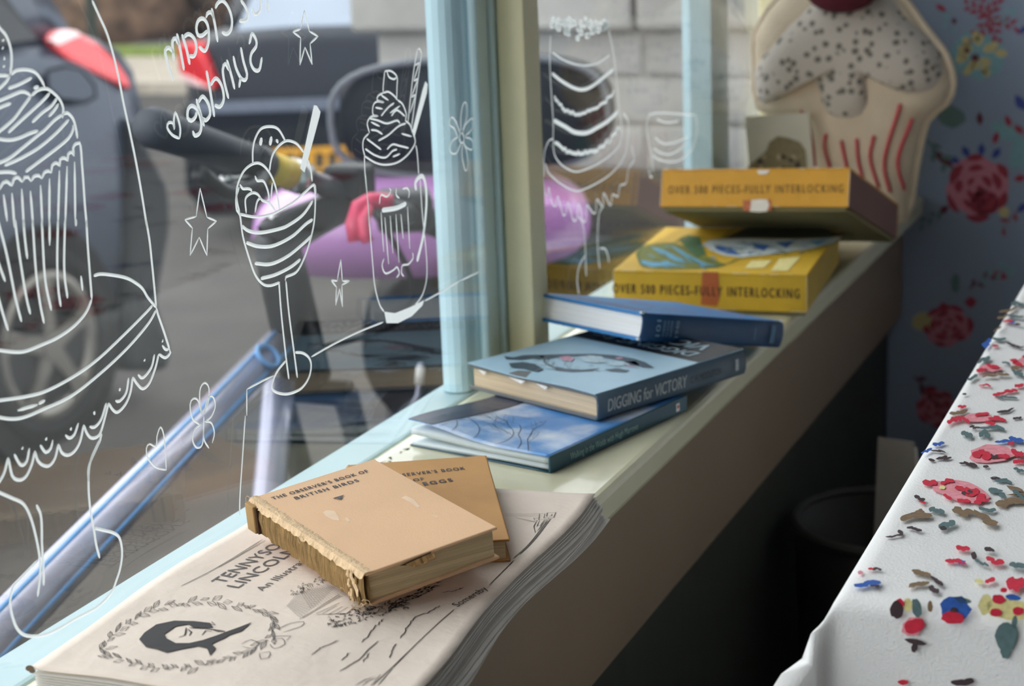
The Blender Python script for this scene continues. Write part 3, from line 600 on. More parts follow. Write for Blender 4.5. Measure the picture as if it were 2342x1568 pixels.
draw('star_drawing', 'white five-pointed star drawn right of the mirrored handwriting', 'drawing', poly_star(R2([(1190, 70), (1165, 200), (1110, 218), (1165, 260), (1160, 450), (1195, 325), (1245, 445), (1230, 300), (1285, 250), (1225, 215), (1190, 70)])), w=.0015, group=sg)
draw('star_drawing', 'white five-pointed star drawn left of the sundae glass', 'drawing', poly_star(R4([(160, 85), (135, 270), (60, 290), (110, 345), (95, 525), (155, 405), (205, 525), (210, 350), (268, 300), (205, 275), (160, 85)])), w=.0013, group=sg)
draw('star_drawing', 'narrow small white star drawn between sundae stem and milkshake glass', 'drawing', poly_star(R4([(1078, 550), (1055, 690), (1015, 685), (1050, 730), (1045, 850), (1070, 740), (1090, 860), (1085, 715), (1135, 690), (1088, 690), (1078, 550)])), w=.0014, group=sg)
fg = 'white flowers drawn on the glass'
draw('flower_drawing', 'white looped flower drawn over the silver bicycle tube', 'drawing', [R3(s) for s in ([(1205, 1170), (1190, 1080), (1195, 1010), (1220, 980), (1245, 1010), (1240, 1100), (1210, 1170)], [(1205, 1170), (1180, 1085), (1150, 1075), (1133, 1110), (1145, 1190), (1190, 1230)],
     [(1215, 1165), (1240, 1070), (1270, 1065), (1283, 1120), (1260, 1180), (1225, 1210)], [(1200, 1225), (1160, 1260), (1148, 1320), (1170, 1365), (1205, 1350), (1215, 1250)], [(1220, 1210), (1260, 1220), (1278, 1280), (1265, 1340)], [(1215, 1180), (1215, 1310), (1245, 1370)])], w=.0013, group=fg)
draw('flower_drawing', 'faint white flower drawn over the pale blue mullion', 'drawing', [R8(s) for s in ([(600, 1170), (600, 1050), (615, 950), (638, 915), (655, 960), (650, 1060), (615, 1170)], [(620, 1190), (640, 1120), (690, 1065), (710, 1070), (700, 1150), (640, 1220)],
     [(640, 1230), (690, 1245), (710, 1290), (700, 1340), (650, 1320), (620, 1270)], [(615, 1290), (610, 1400), (630, 1500), (645, 1530), (665, 1480), (650, 1350), (625, 1290)], [(600, 1290), (560, 1370), (515, 1370), (500, 1320), (525, 1260), (570, 1230)],
     [(570, 1230), (540, 1150), (500, 1120), (505, 1070), (525, 1050), (560, 1100), (590, 1190)], [(600, 1190), (585, 1230), (600, 1280), (630, 1260), (620, 1200), (600, 1190)])], w=.0013, group=fg)
su = [R2(s) for s in ([(835, 1130), (835, 1040), (850, 960), (890, 890), (950, 872), (1010, 890), (1060, 970)], [(950, 1180), (960, 1110), (980, 1050), (1020, 1000), (1070, 970), (1130, 985), (1165, 1020), (1185, 1050)],
      [(745, 1470), (725, 1380), (725, 1300), (750, 1220), (790, 1160), (850, 1125), (900, 1135), (950, 1190), (990, 1280), (1010, 1380), (1020, 1450)],
      [(745, 1270), (765, 1300), (800, 1300), (825, 1310), (830, 1340)], [(790, 1470), (785, 1370), (830, 1330), (870, 1340), (900, 1380), (950, 1400), (990, 1452)], [(850, 1465), (865, 1390), (890, 1360)],
      [(850, 1210), (865, 1245), (910, 1250), (940, 1320), (945, 1370), (930, 1385)], [(960, 1370), (970, 1260)], [(740, 1475), (850, 1495), (950, 1480), (1020, 1450), (1120, 1390), (1200, 1320), (1260, 1275), (1270, 1350)], [(1215, 1100), (1235, 1170), (1245, 1250)])]
su += [(R2(s), .0035) for s in ([(897, 950), (885, 1003)], [(965, 942), (952, 1003)], [(1006, 962), (1000, 985)])]
su += [R4(s) for s in ([(905, 65), (912, 150), (905, 300), (880, 420), (840, 540), (790, 630), (720, 665), (715, 690)], [(415, 80), (395, 150), (400, 230), (420, 260), (440, 400), (480, 540), (520, 650), (570, 710), (620, 720), (680, 700)],
       [(675, 700), (690, 900), (720, 1180), (740, 1330)], [(720, 690), (740, 900), (770, 1130), (795, 1320)], [(780, 1155), (830, 1160), (870, 1190), (885, 1240), (870, 1320), (820, 1390), (740, 1425), (670, 1420), (630, 1390), (640, 1330), (670, 1270), (720, 1210)])]
su += [(R4(s), .0024) for s in ([(430, 330), (480, 365), (560, 375), (680, 350), (740, 325), (830, 260), (895, 170)], [(460, 440), (540, 465), (640, 460), (760, 400), (850, 320), (895, 290)], [(515, 575), (620, 580), (730, 530), (830, 450), (890, 395)], [(555, 675), (650, 650), (750, 600), (815, 550)])]
draw('sundae_drawing', 'white pen drawing of a footed ice cream sundae glass with wafer stick', 'drawing', su, [R2([(1255, 725), (1275, 728), (1300, 770), (1295, 800), (1190, 1190), (1160, 1160)])])
tl_root = tag(empty('table_line_drawing', GP.hit(750, 790)), 'long thin white line drawn as a table edge under the sundae glass', 'drawing')
for s_ in [R4([(465, 1568), (465, 1395)]), R4([(465, 1395), (600, 1325), (640, 1308)]), R4([(885, 1185), (1035, 1100), (1200, 1020), (1355, 958)]), R4([(1625, 820), (1700, 780), (1853, 690)]), [(1050, 642), (1102, 618)], R5([(1420, 0), (1405, 230), (1390, 450), (1387, 575)])]:
    a_ = Ink(); a_.stroke([GP.hit(*p) for p in s_], GN, .0014, .0004, .0003, .004); a_.build('pen_line', chalk, tl_root)
ms = [R2(s) for s in ([(1745, 490), (1735, 600), (1735, 640)], [(1745, 490), (1790, 490), (1830, 530), (1830, 600), (1828, 690)], [(1760, 490), (1775, 530), (1810, 545), (1828, 530)], [(1735, 640), (1770, 632), (1810, 660), (1835, 690)],
      [(1735, 640), (1700, 660), (1695, 690), (1740, 705)], [(1740, 705), (1690, 700), (1665, 730), (1665, 790), (1700, 800)], [(1700, 800), (1650, 805), (1625, 850), (1640, 915)], [(1635, 920), (1600, 960), (1595, 1020), (1610, 1080)],
      [(1835, 690), (1870, 720), (1895, 790), (1890, 830), (1920, 860), (1940, 920)], [(1940, 920), (1955, 960), (1950, 1000), (1900, 1070), (1830, 1120), (1750, 1135), (1680, 1120), (1605, 1075)],
      [(1640, 815), (1700, 830), (1760, 850), (1830, 830), (1850, 850)], [(1700, 970), (1770, 930), (1840, 870), (1890, 850)], [(1650, 840), (1710, 870)], [(1650, 895), (1690, 900), (1730, 925)], [(1720, 800), (1770, 740), (1810, 710)],
      [(1620, 955), (1680, 1000), (1720, 1030)], [(1760, 1030), (1800, 995), (1850, 1005), (1910, 1020)], [(1610, 1025), (1680, 1070), (1750, 1085), (1800, 1040), (1830, 1030)], [(1800, 1080), (1850, 1060)], [(1860, 920), (1930, 940)],
      [(1720, 655), (1770, 690)], [(1680, 740), (1730, 750)], [(1790, 800), (1830, 760), (1885, 800)], [(1780, 780), (1850, 730)], [(1970, 345), (1940, 530), (1905, 850)], [(2000, 370), (1975, 550), (1930, 880)], [(1970, 345), (1985, 335), (2000, 370)],
      [(1955, 450), (1985, 430)], [(1985, 430), (1945, 560)], [(1945, 560), (1975, 540)], [(1975, 540), (1930, 670)], [(1930, 670), (1960, 650)], [(1960, 650), (1920, 780)], [(1605, 1075), (1610, 1200), (1630, 1400), (1640, 1568)], [(1960, 1000), (1970, 1060), (1980, 1200)])]
ms += [R4(s) for s in ([(1240, 0), (1260, 250), (1285, 560), (1300, 720), (1330, 840), (1360, 890)], [(1595, 20), (1610, 250), (1635, 500), (1640, 650), (1625, 740), (1600, 800), (1560, 850)],
      [(1340, 240), (1358, 500)], [(1365, 275), (1390, 580)], [(1400, 265), (1418, 510)], [(1437, 255), (1458, 570)], [(1470, 255), (1485, 415)], [(1513, 205), (1528, 480)], [(1330, 190), (1340, 130), (1380, 140), (1405, 100), (1395, 85)], [(1460, 150), (1440, 130), (1440, 85)],
      [(1480, 90), (1510, 85), (1525, 110), (1520, 150)], [(1360, 545), (1348, 590), (1370, 640), (1420, 620), (1445, 600), (1460, 640), (1440, 670)], [(1545, 505), (1550, 540), (1520, 580), (1480, 590), (1475, 640), (1490, 660)])]
ms += [(R4([(1570, 100), (1565, 50), (1595, 10), (1620, 20), (1635, 100), (1635, 220), (1615, 400), (1575, 565)]), .0036), (R4([(1345, 230), (1440, 215), (1505, 185)]), .0036)]
draw('milkshake_drawing', 'white pen drawing of a tall whipped milkshake with two straws', 'drawing', ms, [R2([(2025, 560), (2040, 580), (2035, 640), (1950, 940), (1935, 900), (2005, 620)]), R4([(1360, 890), (1430, 900), (1530, 860), (1620, 815), (1610, 850), (1540, 920), (1450, 965), (1375, 965)])], w=.0015)
def fuzz(pts, w, amp, n=60):
    out = []; tot = len(pts)-1
    for i in range(n+1):
        t = i/n*tot; k = min(int(t), tot-1); f = t-k
        out.append((pts[k][0]*(1-f)+pts[k+1][0]*f+random.uniform(-amp, amp), pts[k][1]*(1-f)+pts[k+1][1]*f+random.uniform(-amp, amp)))
    return (out, w)
wc = [R6(s) for s in ([(1065, 270), (1060, 400), (1060, 520), (1070, 700), (1085, 930), (1085, 1060), (1095, 1180), (1150, 1260), (1240, 1310), (1320, 1300), (1430, 1250), (1540, 1170), (1600, 1090), (1610, 1000), (1600, 900)], [(1510, 230), (1545, 400), (1565, 560), (1580, 700), (1590, 830), (1600, 900)],
      [(1085, 1060), (1050, 1080), (1020, 1160), (1010, 1280), (1000, 1405)], [(1080, 400), (1150, 450), (1250, 490), (1350, 500), (1430, 480), (1520, 420)])]
wc += [R7(s) for s in ([(190, 560), (220, 630), (300, 700), (380, 740), (430, 740), (540, 690), (640, 620), (710, 530), (740, 420), (745, 290), (710, 225)], [(185, 590), (180, 680), (185, 740)],
       [(180, 660), (190, 760), (210, 770), (215, 720), (240, 830), (265, 840), (275, 780), (310, 900), (330, 890), (345, 820), (375, 930), (400, 930), (415, 830), (445, 945), (465, 930), (470, 840), (510, 890), (530, 880), (535, 800), (575, 850), (580, 760), (625, 840), (640, 770), (675, 780), (690, 710), (730, 690), (745, 600), (770, 560), (785, 530), (765, 440)],
       [(410, 910), (440, 960), (455, 1060), (465, 1310)], [(575, 850), (550, 900), (540, 1050), (545, 1180), (555, 1260)], [(555, 1125), (590, 1130), (610, 1180), (615, 1220)], [(455, 1175), (420, 1240), (405, 1330), (415, 1430)])]
wc += [(R6([(1075, 560), (1150, 620), (1240, 670), (1310, 685), (1380, 660), (1460, 600), (1545, 530)]), .0034), (R6([(1090, 920), (1180, 970), (1250, 1010), (1340, 1015), (1430, 970), (1510, 920), (1580, 850)]), .0042),
       fuzz(R6([(1090, 740), (1160, 830), (1230, 860), (1300, 880), (1380, 840), (1470, 790), (1560, 690)]), .0030, 3), fuzz(R6([(1100, 1080), (1170, 1150), (1280, 1170), (1380, 1165), (1460, 1120), (1530, 1050), (1600, 970)]), .0036, 4)]
for k in range(60):
    a, b = random.uniform(1075, 1505), random.uniform(140, 300); b = min(b, 150+150*(1-abs(a-1290)/300)); r = random.uniform(8, 18)
    wc.append((R6([(a+r*math.cos(t), b+r*math.sin(t)) for t in (0, 1.2, 2.4, 3.6, 4.8, 6.0)]), .0022))
draw('wedding_cake_drawing', 'white pen drawing of a tall tiered cake with swags on a lace stand', 'drawing', wc, w=.0015)
draw('little_cake_drawing', 'faint small white cake drawn right of the tiered cake drawing', 'drawing', [R7(s) for s in ([(880, 240), (865, 330), (880, 420), (900, 520), (910, 620)], [(905, 650), (890, 650), (880, 600)], [(920, 390), (980, 430), (1060, 420), (1140, 385)], [(910, 460), (960, 490), (1020, 500), (1080, 470), (1130, 430)],
     [(905, 510), (960, 540), (1040, 550), (1100, 530), (1170, 470)], [(930, 270), (1000, 290), (1080, 280)], [(1190, 240), (1200, 350), (1170, 470)], [(880, 240), (960, 225), (1190, 240)])], w=.002)
# ------------------------------------------------------------------ books on the sill
def frame(o, ex, ey):
    ex = V(ex).normalized(); ey = V(ey); ey = (ey-ex*ey.dot(ex)).normalized(); ez = ex.cross(ey)
    m = Matrix((ex, ey, ez)).transposed().to_4x4(); m.translation = V(o); return m
def arc_spine(name, L, T, bulge, m, Mx, parent, th=0.0018, n=10, y0=0.0):
    """rounded spine strip along local x, bulging to -y"""
    out, inn = [], []
    for i in range(n+1):
        a = PI*i/n; z = T*(0.5-0.5*math.cos(a)); y = y0-bulge*math.sin(a)
        out.append((y, z)); inn.append((y+th, th+z*(1-2*th/T)))
    sec = out+inn[::-1]; rings = [[Mx @ V((x, y, z)) for y, z in sec] for x in (0, L*.25, L*.5, L*.75, L)]
    return loft(name, rings, m, parent, True)
def hardback(name, Mx, L, W, T, cov, spine_m, pages, label, bd=.0026, ov=.003, bulge=.004, warp=None, parent_loc=None):
    c = Mx @ V((L/2, W/2, 0)); root = empty(name, c)
    wf = warp or (lambda v: v)
    bx('back_cover', (0, 0, 0), (L, W, bd), cov, root, bev=.0009, Mx=Mx, warp=wf, cuts=5)
    bx('front_cover', (0, 0, T-bd), (L, W, T), cov, root, bev=.0009, Mx=Mx, warp=wf, cuts=5)
    arc_spine('spine', L, T, bulge, spine_m, Mx, root)
    bx('page_block', (ov, .002, bd), (L-ov, W-ov, T-bd), pages, root, Mx=Mx, warp=wf, cuts=5)
    tag(root, label, 'book'); return root
UPZ = V((0, 0, 1))
# --- A4 booklet with curling pages
BK_NL, BK_NR, BK_FR, BK_FL = V((-.5705, .675)), V((-.368, .668)), V((-.385, 1.020)), V((-.5705, .965))
def sm(t): t = max(0, min(1, t)); return t*t*(3-2*t)
def lerp_tab(tab, v):
    for (a, b), (c, d) in zip(tab, tab[1:]):
        if v <= c: return b+(d-b)*(v-a)/(c-a)
    return tab[-1][1]
def bk_h(u, v):
    left = lerp_tab([(0, .0155), (.18, .017), (.36, .0205), (.5, .021), (.7, .019), (1, .019)], v)
    mid = .0185+.0015*math.sin(v*7)*.6
    right = lerp_tab([(0, .012), (.2, .0125), (.4, .0105), (.55, .0095), (.75, .0125), (1, .0150)], v)
    a = left+(mid-left)*sm(u/.3); return a+(right-a)*sm((u-.55)/.45)
def bk_xy(u, v):
    a = BK_NL.lerp(BK_NR, u); b = BK_FL.lerp(BK_FR, u); p = a.lerp(b, v)
    p.x += .004*sm((u-.6)/.4)*math.sin(v*9)
    return p
def bk_pt(u, v, dz=0): p = bk_xy(u, v); return V((p.x, p.y, SZ+bk_h(u, v)+dz))
def bk_inv(x, y):
    u, v = .5, .5
    for _ in range(14):
        p = bk_xy(u, v); e = .002; du = (bk_xy(u+e, v)-p)/e; dv = (bk_xy(u, v+e)-p)/e
        det = du.x*dv.y-du.y*dv.x; rx, ry = x-p.x, y-p.y
        u += (rx*dv.y-ry*dv.x)/det; v += (du.x*ry-du.y*rx)/det
    return u, v
def bk_surf(q): u, v = bk_inv(q.x, q.y); return V((q.x, q.y, SZ+bk_h(max(-.02, min(1.02, u)), max(0, min(1, v)))))
def bk_hit(x, y):
    z = SZ+.018
    for _ in range(5): q = on_z(x, y, z); z = bk_surf(q).z
    return on_z(x, y, z)
booklet = empty('booklet', (-.47, .83, SZ))
paper = mat('aged_cream_cover_paper', srgb(238, 222, 208), 0.75, 0.035, 25, bump=0.12, bscale=60)
leaf_m = mat('thin_white_page', srgb(214, 208, 200), 0.8, 0.05, 30)
def sheet(name, f, nu, nv, th, m, parent):
    top = [f(i/nu, j/nv) for j in range(nv+1) for i in range(nu+1)]; n = len(top)
    vs = top+[p-V((0, 0, th)) for p in top]; fs = []; W_ = nu+1
    for j in range(nv):
        for i in range(nu):
            a = j*W_+i; fs += [(a, a+1, a+1+W_, a+W_), (n+a, n+a+W_, n+a+1+W_, n+a+1)]
    for i in range(nu):
        a = i; b = nv*W_+i; fs += [(a, n+a, n+a+1, a+1), (b, b+1, n+b+1, n+b)]
    for j in range(nv):
        a = j*W_; b = j*W_+nu; fs += [(a, a+W_, n+a+W_, n+a), (b, n+b, n+b+W_, b+W_)]
    return obj(name, vs, fs, m, parent, True)
sheet('front_cover', lambda u, v: bk_pt(u, v), 28, 40, .0004, paper, booklet)
def under(k, n):
    def f(u, v):
        p = bk_pt(u, v); f0 = 1-(k+1)/(n+1)
        # right edges hang out beyond the cover and sag over the sill edge
        p.x += .0013*(k+1)*sm((u-.8)/.2)*(.75+.25*math.sin(v*5+k)); p.x -= .003*(1-sm(u/.1))*-1
        h = p.z-SZ; hh = .0009+(h-.0016)*(f0*.97)
        gap = .0025*sm((u-.6)/.4)*math.sin(PI*min(1, v*1.05)) if k >= n//2 else 0
        p.z = SZ+max(.0008, hh-gap*.5) if p.x < XF else SZ+hh-gap-.05*max(0, p.x-XF)*.4-.004*sm((u-.9)/.1)*(k/n)
        return p
    return f
for k in range(9):
    sheet('page', under(k, 9), 16, 20, .00045, leaf_m, booklet)
blk = ink('black_print', srgb(40, 38, 40)); gry = ink('grey_print', srgb(112, 106, 102))
def bn(q): return UPZ
def bks(ik, pts, w, mi=0, smooth=True, step=.003): ik.stroke([bk_hit(x, y) for x, y in pts], UPZ, w, lift=.00035, step=step, mi=mi, smooth=smooth)
# title lettering (reads away from the camera, tops towards the glass)
ik = Ink()
def bk_text(s, p0, p1, h, **k): text_on(ik, s, bk_hit(*p0), bk_hit(*p1), h, UPZ, surf=bk_surf, **k)
bk_text("TENNYSON'S", I6([(1375, 395)])[0], I6([(1900, 60)])[0], .0085, mi=0)
bk_text('LINCOLNSHIRE', I6([(1480, 425)])[0], I6([(2120, 10)])[0], .0085)
bk_text('An Illustrated Guide', I6([(1640, 445)])[0], I6([(2160, 90)])[0], .0058, shear=.12)
ik.build('title_lettering', [ink('title_grey_print', srgb(96, 94, 96))], booklet)
ik = Ink(); bk_text('Somersby', I7([(1255, 890)])[0], I7([(1470, 762)])[0], .0052, shear=.15); ik.build('caption_lettering', [blk], booklet)
# border lines and corner knots
ik = Ink(); lw = .0005
for s in ([(1095, 412), (1340, 285), (1640, 100)], [(1350, 285), (1660, 105)]): (lambda k_: (bks(k_, I6(s), lw), k_.build('border_line', [blk], booklet)))(Ink())
for s in ([(1645, 548), (1760, 440), (1890, 275)], [(1690, 520), (1790, 420), (1910, 265)], [(1475, 735), (1600, 610), (1650, 560)], [(1230, 905), (1120, 1000), (920, 1190), (690, 1440)], [(920, 1190), (800, 1305), (650, 1442)]): (lambda k_: (bks(k_, I7(s), lw), k_.build('border_line', [blk], booklet)))(Ink())
kn = [[(1585, 235), (1860, 232)], [(1590, 247), (1850, 245)], [(1660, 258), (1800, 290), (1790, 262), (1840, 258)], [(1830, 230), (1825, 275), (1900, 270)], [(1870, 228), (1860, 262), (1930, 258), (1945, 222), (1885, 225), (1880, 250), (1915, 245), (1918, 232)],
      [(1815, 275), (1790, 320), (1800, 365), (1830, 335), (1880, 270)], [(1830, 280), (1812, 320), (1835, 315), (1865, 275)], [(1890, 262), (1905, 275)]]
for s in kn: bks(ik, I7(s), lw, smooth=False)
ik.build('corner_knot', [blk], booklet); ik = Ink()
for s in ([(530, 1442), (600, 1400), (710, 1365), (640, 1442)], [(580, 1442), (620, 1410), (680, 1385)]): bks(ik, I7(s), lw, smooth=False)
ik.build('corner_knot', [blk], booklet)
# portrait in a laurel wreath
ik = Ink()
hair = [(815, 770), (850, 725), (930, 670), (1050, 645), (1180, 648), (1290, 660), (1310, 690), (1180, 692), (1145, 668), (1060, 682), (985, 735), (1000, 765), (1060, 795), (1150, 795), (1240, 775), (1330, 745), (1390, 722), (1480, 690), (1570, 655), (1500, 715), (1420, 740), (1390, 760), (1300, 800), (1330, 830), (1290, 880), (1270, 830), (1210, 815), (1100, 835), (1000, 858), (930, 835), (860, 820)]
ik.fill([bk_hit(*p) for p in I6(hair)], UPZ, .0005)
for s in ([(1130, 690), (1120, 740), (1080, 755)], [(1140, 700), (1165, 720), (1150, 745)], [(1235, 740), (1260, 710), (1300, 715)], [(1310, 705), (1345, 715), (1390, 716)], [(1150, 690), (1250, 695), (1390, 714)], [(1270, 660), (1325, 672), (1300, 650)]): bks(ik, I6(s), .0009)
ik.build('portrait_print', [blk], booklet)
ik = Ink()
loop = [(560, 850), (610, 775), (690, 700), (790, 620), (900, 570), (1040, 535), (1180, 512), (1330, 518), (1480, 540), (1600, 565), (1690, 610), (1720, 680), (1700, 750), (1620, 815), (1500, 870), (1370, 910), (1200, 945), (1050, 965), (900, 955), (760, 930), (640, 890)]
for k in range(74):
    t = k/74*len(loop); i = int(t); f = t-i; a = loop[i]; b = loop[(i+1) % len(loop)]
    px, py = a[0]+(b[0]-a[0])*f+random.uniform(-12, 12), a[1]+(b[1]-a[1])*f+random.uniform(-14, 14)
    dx, dy = b[0]-a[0], b[1]-a[1]; l = math.hypot(dx, dy); dx, dy = dx/l, dy/l
    sgn = 1 if k % 2 else -1; an = sgn*random.uniform(.2, .7); dx, dy = dx*math.cos(an)-dy*math.sin(an), dx*math.sin(an)+dy*math.cos(an)
    Ll = random.uniform(55, 95); w_ = random.uniform(9, 16)
    tip = (px+dx*Ll, py+dy*Ll*.8)
    m1 = (px+dx*Ll*.5-dy*w_, py+dy*Ll*.4+dx*w_); m2 = (px+dx*Ll*.5+dy*w_, py+dy*Ll*.4-dx*w_)
    bks(ik, I6([(px, py), m1, tip, m2, (px, py)]), .00042)
    bks(ik, I6([(px, py), tip]), .00035)
for s in ([(1500, 800), (1560, 770), (1620, 800), (1560, 830), (1505, 815)], [(1700, 770), (1770, 760), (1790, 800), (1720, 830), (1690, 800)], [(1620, 860), (1690, 850), (1680, 890), (1630, 900), (1620, 860)], [(1740, 700), (1830, 660), (1915, 650), (1900, 680), (1780, 720)], [(1690, 750), (1760, 745), (1830, 745), (1800, 775)]): bks(ik, I6(s), .0005)
ik.build('wreath_print', [ink('wreath_print', srgb(84, 80, 78))], booklet)
# cottage drawing: hatched roof, window, shrubs
ik = Ink()
def hatch(quad, n, m_, w):
    (a, b, c, d) = quad
    P = lambda s, t: (a[0]*(1-s)*(1-t)+b[0]*s*(1-t)+c[0]*s*t+d[0]*(1-s)*t, a[1]*(1-s)*(1-t)+b[1]*s*(1-t)+c[1]*s*t+d[1]*(1-s)*t)
    for i in range(n+1): bks(ik, I7([P(i/n, 0), P(i/n, 1)]), w, smooth=False)
    for j in range(m_+1): bks(ik, I7([P(0, j/m_), P(1, j/m_)]), w, smooth=False)
hatch([(50, 880), (140, 775), (400, 740), (150, 970)], 16, 16, .00022)
hatch([(140, 775), (330, 730), (480, 800), (220, 900)], 14, 12, .00022)
for s in ([(140, 975), (420, 800)], [(160, 968), (430, 810)], [(255, 935), (420, 860)], [(260, 942), (470, 935), (540, 880)], [(300, 935), (400, 880)], [(350, 937), (440, 885)], [(395, 937), (480, 890)], [(600, 905), (690, 850)], [(620, 915), (730, 880)], [(560, 925), (740, 925)]): bks(ik, I7(s), .0007, smooth=False)
for k in range(170):
    a = random.uniform(330, 900); b = 985-(a-330)*.23+random.uniform(-38, 60)*(1 if a < 760 else .7)
    bks(ik, I7([(a, b), (a+random.uniform(4, 22), b-random.uniform(-4, 14)), (a+random.uniform(8, 34), b+random.uniform(-10, 10))]), random.choice((.0004, .0007, .0011)))
for k in range(60):
    a = random.uniform(60, 330); b = 800-(a-60)*.42+random.uniform(-30, 30)
    bks(ik, I7([(a, b), (a+random.uniform(4, 14), b-random.uniform(4, 14)), (a+random.uniform(8, 24), b+random.uniform(-6, 6))]), .0005)
for k in range(90):
    a = random.uniform(760, 1110); b = 900-(a-760)*.5+random.uniform(-25, 25)
    bks(ik, I7([(a, b), (a+random.uniform(10, 30), b-random.uniform(2, 14))]), random.choice((.0006, .0012)))
for s in ([(225, 1222), (300, 1170), (440, 1108)], [(420, 1342), (560, 1260), (720, 1095)], [(590, 1275), (640, 1200)], [(430, 1268), (505, 1195)], [(850, 1110), (900, 1030), (940, 970), (1060, 920), (1145, 870)], [(770, 1250), (800, 1180), (825, 1140)], [(1145, 790), (1240, 770), (1300, 752)], [(580, 1140), (680, 1020), (745, 960)]):
    pts = []; 
    for (a, b), (c, d) in zip(s, s[1:]):
        for q in range(6): pts.append((a+(c-a)*q/6+random.uniform(-6, 6), b+(d-b)*q/6+random.uniform(-6, 6)))
    bks(ik, I7(pts), .0006)
ik.build('cottage_print', [blk], booklet)
tag(booklet, 'cream booklet with laurel portrait print lying nearest on the sill, pages curling', 'booklet')
ik = Ink()
for c, r in (((66, 1530), 9), ((72, 1536), 7)):
    ik.fill([bk_hit(c[0]+r*math.cos(t)*1.1+2, c[1]+r*math.sin(t)*.8) for t in [2*PI*k/9 for k in range(9)]], UPZ, .0006)
ik.build('corner_stain', [mat('brown_stain', srgb(96, 76, 52), .9)], booklet)

# --- two small tan pocket books
tan1 = mat('tan_cloth_board', srgb(232, 190, 150), 0.8, 0.07, 9, bump=0.06, bscale=900)
tan2 = mat('ochre_cloth_board', srgb(201, 152, 96), 0.8, 0.14, 14, bump=0.06, bscale=900)
pg_old = pages_mat('yellowed_pages', srgb(203, 178, 138), .22, 900)
def sc(p, s=.96): return CAM+(V(p)-CAM)*s
bN = [V((-.572, .900, SZ+.033)), V((-.522, .977, SZ+.040)), V((-.400, .898, SZ+.033)), V((-.450, .821, SZ+.026))]
bN = [sc(p) for p in bN]
Lb = (bN[3]-bN[0]).length; Wb = (bN[1]-bN[0]).length; Tb = .0202
fx = bN[3]-bN[0]; fy = bN[1]-bN[0]; MB_ = frame(bN[0], fx, fy); ezb = MB_.to_3x3().col[2]
MB_.translation = bN[0]-ezb*Tb
# ochre book underneath
eT = .0150
ea, eb = on_z(1112, 1040, SZ+.033), on_z(1166, 1232, SZ+.0262)
ex_ = (eb-ea).normalized(); ey_ = UPZ.cross(ex_).normalized(); We = .092; Le = (eb-ea).length
ME = frame(ea-ey_*We, ex_, ey_); eze = ME.to_3x3().col[2]; ME.translation = ea-ey_*We-eze*eT
eggs = hardback('pocket_book', ME, Le, We, eT, tan2, tan2, pg_old, 'ochre cloth pocket book lying underneath the paler tan one', bd=.0018, ov=.0025, bulge=.003)
eggs['group'] = 'small pocket books on the booklet'
navy = ink('navy_print', srgb(52, 62, 78))
pE = Plane(ea, eze); ik = Ink()
text_on(ik, "THE OBSERVER'S BOOK", pE.hit(850, 1098), pE.hit(1064, 1074), .0052, eze, bold=.00015, sp=1.2)
text_on(ik, 'OF', pE.hit(946, 1101), pE.hit(970, 1098), .0044, eze, bold=.00015, sp=1.2)
text_on(ik, "BIRDS' EGGS", pE.hit(872, 1125), pE.hit(1036, 1101), .0055, eze, bold=.0003, sp=1.25)
ik.build('cover_lettering', [navy], eggs)
# pale tan book on top, spine cloth torn away
birds = empty('pocket_book', MB_ @ V((Lb/2, Wb/2, 0)))
bd = .0019
def wv(v): return V((v.x, v.y, v.z+.0007*math.sin(v.y*60)+.0006*math.sin(v.x*40)))
bx('back_cover', (.0, .002, 0), (Lb, Wb, bd), tan1, birds, bev=.0008, Mx=MB_, cuts=5)
bx('front_cover', (0, .0015, Tb-bd), (Lb, Wb, Tb), tan1, birds, bev=.0008, Mx=MB_)
bx('page_block', (.002, .004, bd), (Lb-.002, Wb-.0025, Tb-bd), pg_old, birds, Mx=MB_)
mull = mat('torn_spine_lining', srgb(186, 148, 92), 0.95, 0.3, 60, stretch=(8, 1, 1), bump=0.8, bscale=200)
# ragged spine lining: jagged lower edge
rng = random.Random(3); nS = 46; vs = []
for i in range(nS+1):
    x = Lb*i/nS; vs += [V((x, .0005+rng.uniform(-.0006, .0004), Tb-.0012)), V((x, -.0012+rng.uniform(-.0007, .0007), Tb*.55)), V((x, -.0004+rng.uniform(-.0008, .0006), .0006+rng.uniform(-.001, .0012)))]
vs += [v+V((0, .0032, 0)) for v in vs]; n_ = 3*(nS+1); fs = []
for i in range(nS):
    a = 3*i
    for k in (0, 1): fs += [(a+k, a+k+1, a+k+4, a+k+3), (n_+a+k, n_+a+k+3, n_+a+k+4, n_+a+k+1)]
obj('spine_lining', [MB_ @ v for v in vs], fs, mull, birds, False)
cloth_edge = mat('frayed_pale_cloth', srgb(230, 198, 158), 0.95, 0.14, 160, bump=.3)
vs = []
for i in range(61):
    x = Lb*i/60; vs += [V((x, .0062+rng.uniform(-.0006, .0006), Tb+.0001)), V((x, .0035+rng.uniform(-.0004, .0004), Tb+.0006)), V((x, .0008, Tb+.0004)), V((x, -.0012+rng.uniform(-.0006, .0004), Tb-.0018-rng.uniform(0, .0022)))]
fs = []
for i in range(60):
    for k in range(3): a = 4*i+k; fs.append((a, a+1, a+5, a+4))
fe = obj('frayed_hinge', [MB_ @ v for v in vs], fs, cloth_edge, birds, False)
sd_ = fe.modifiers.new('thick', 'SOLIDIFY'); sd_.thickness = .0005
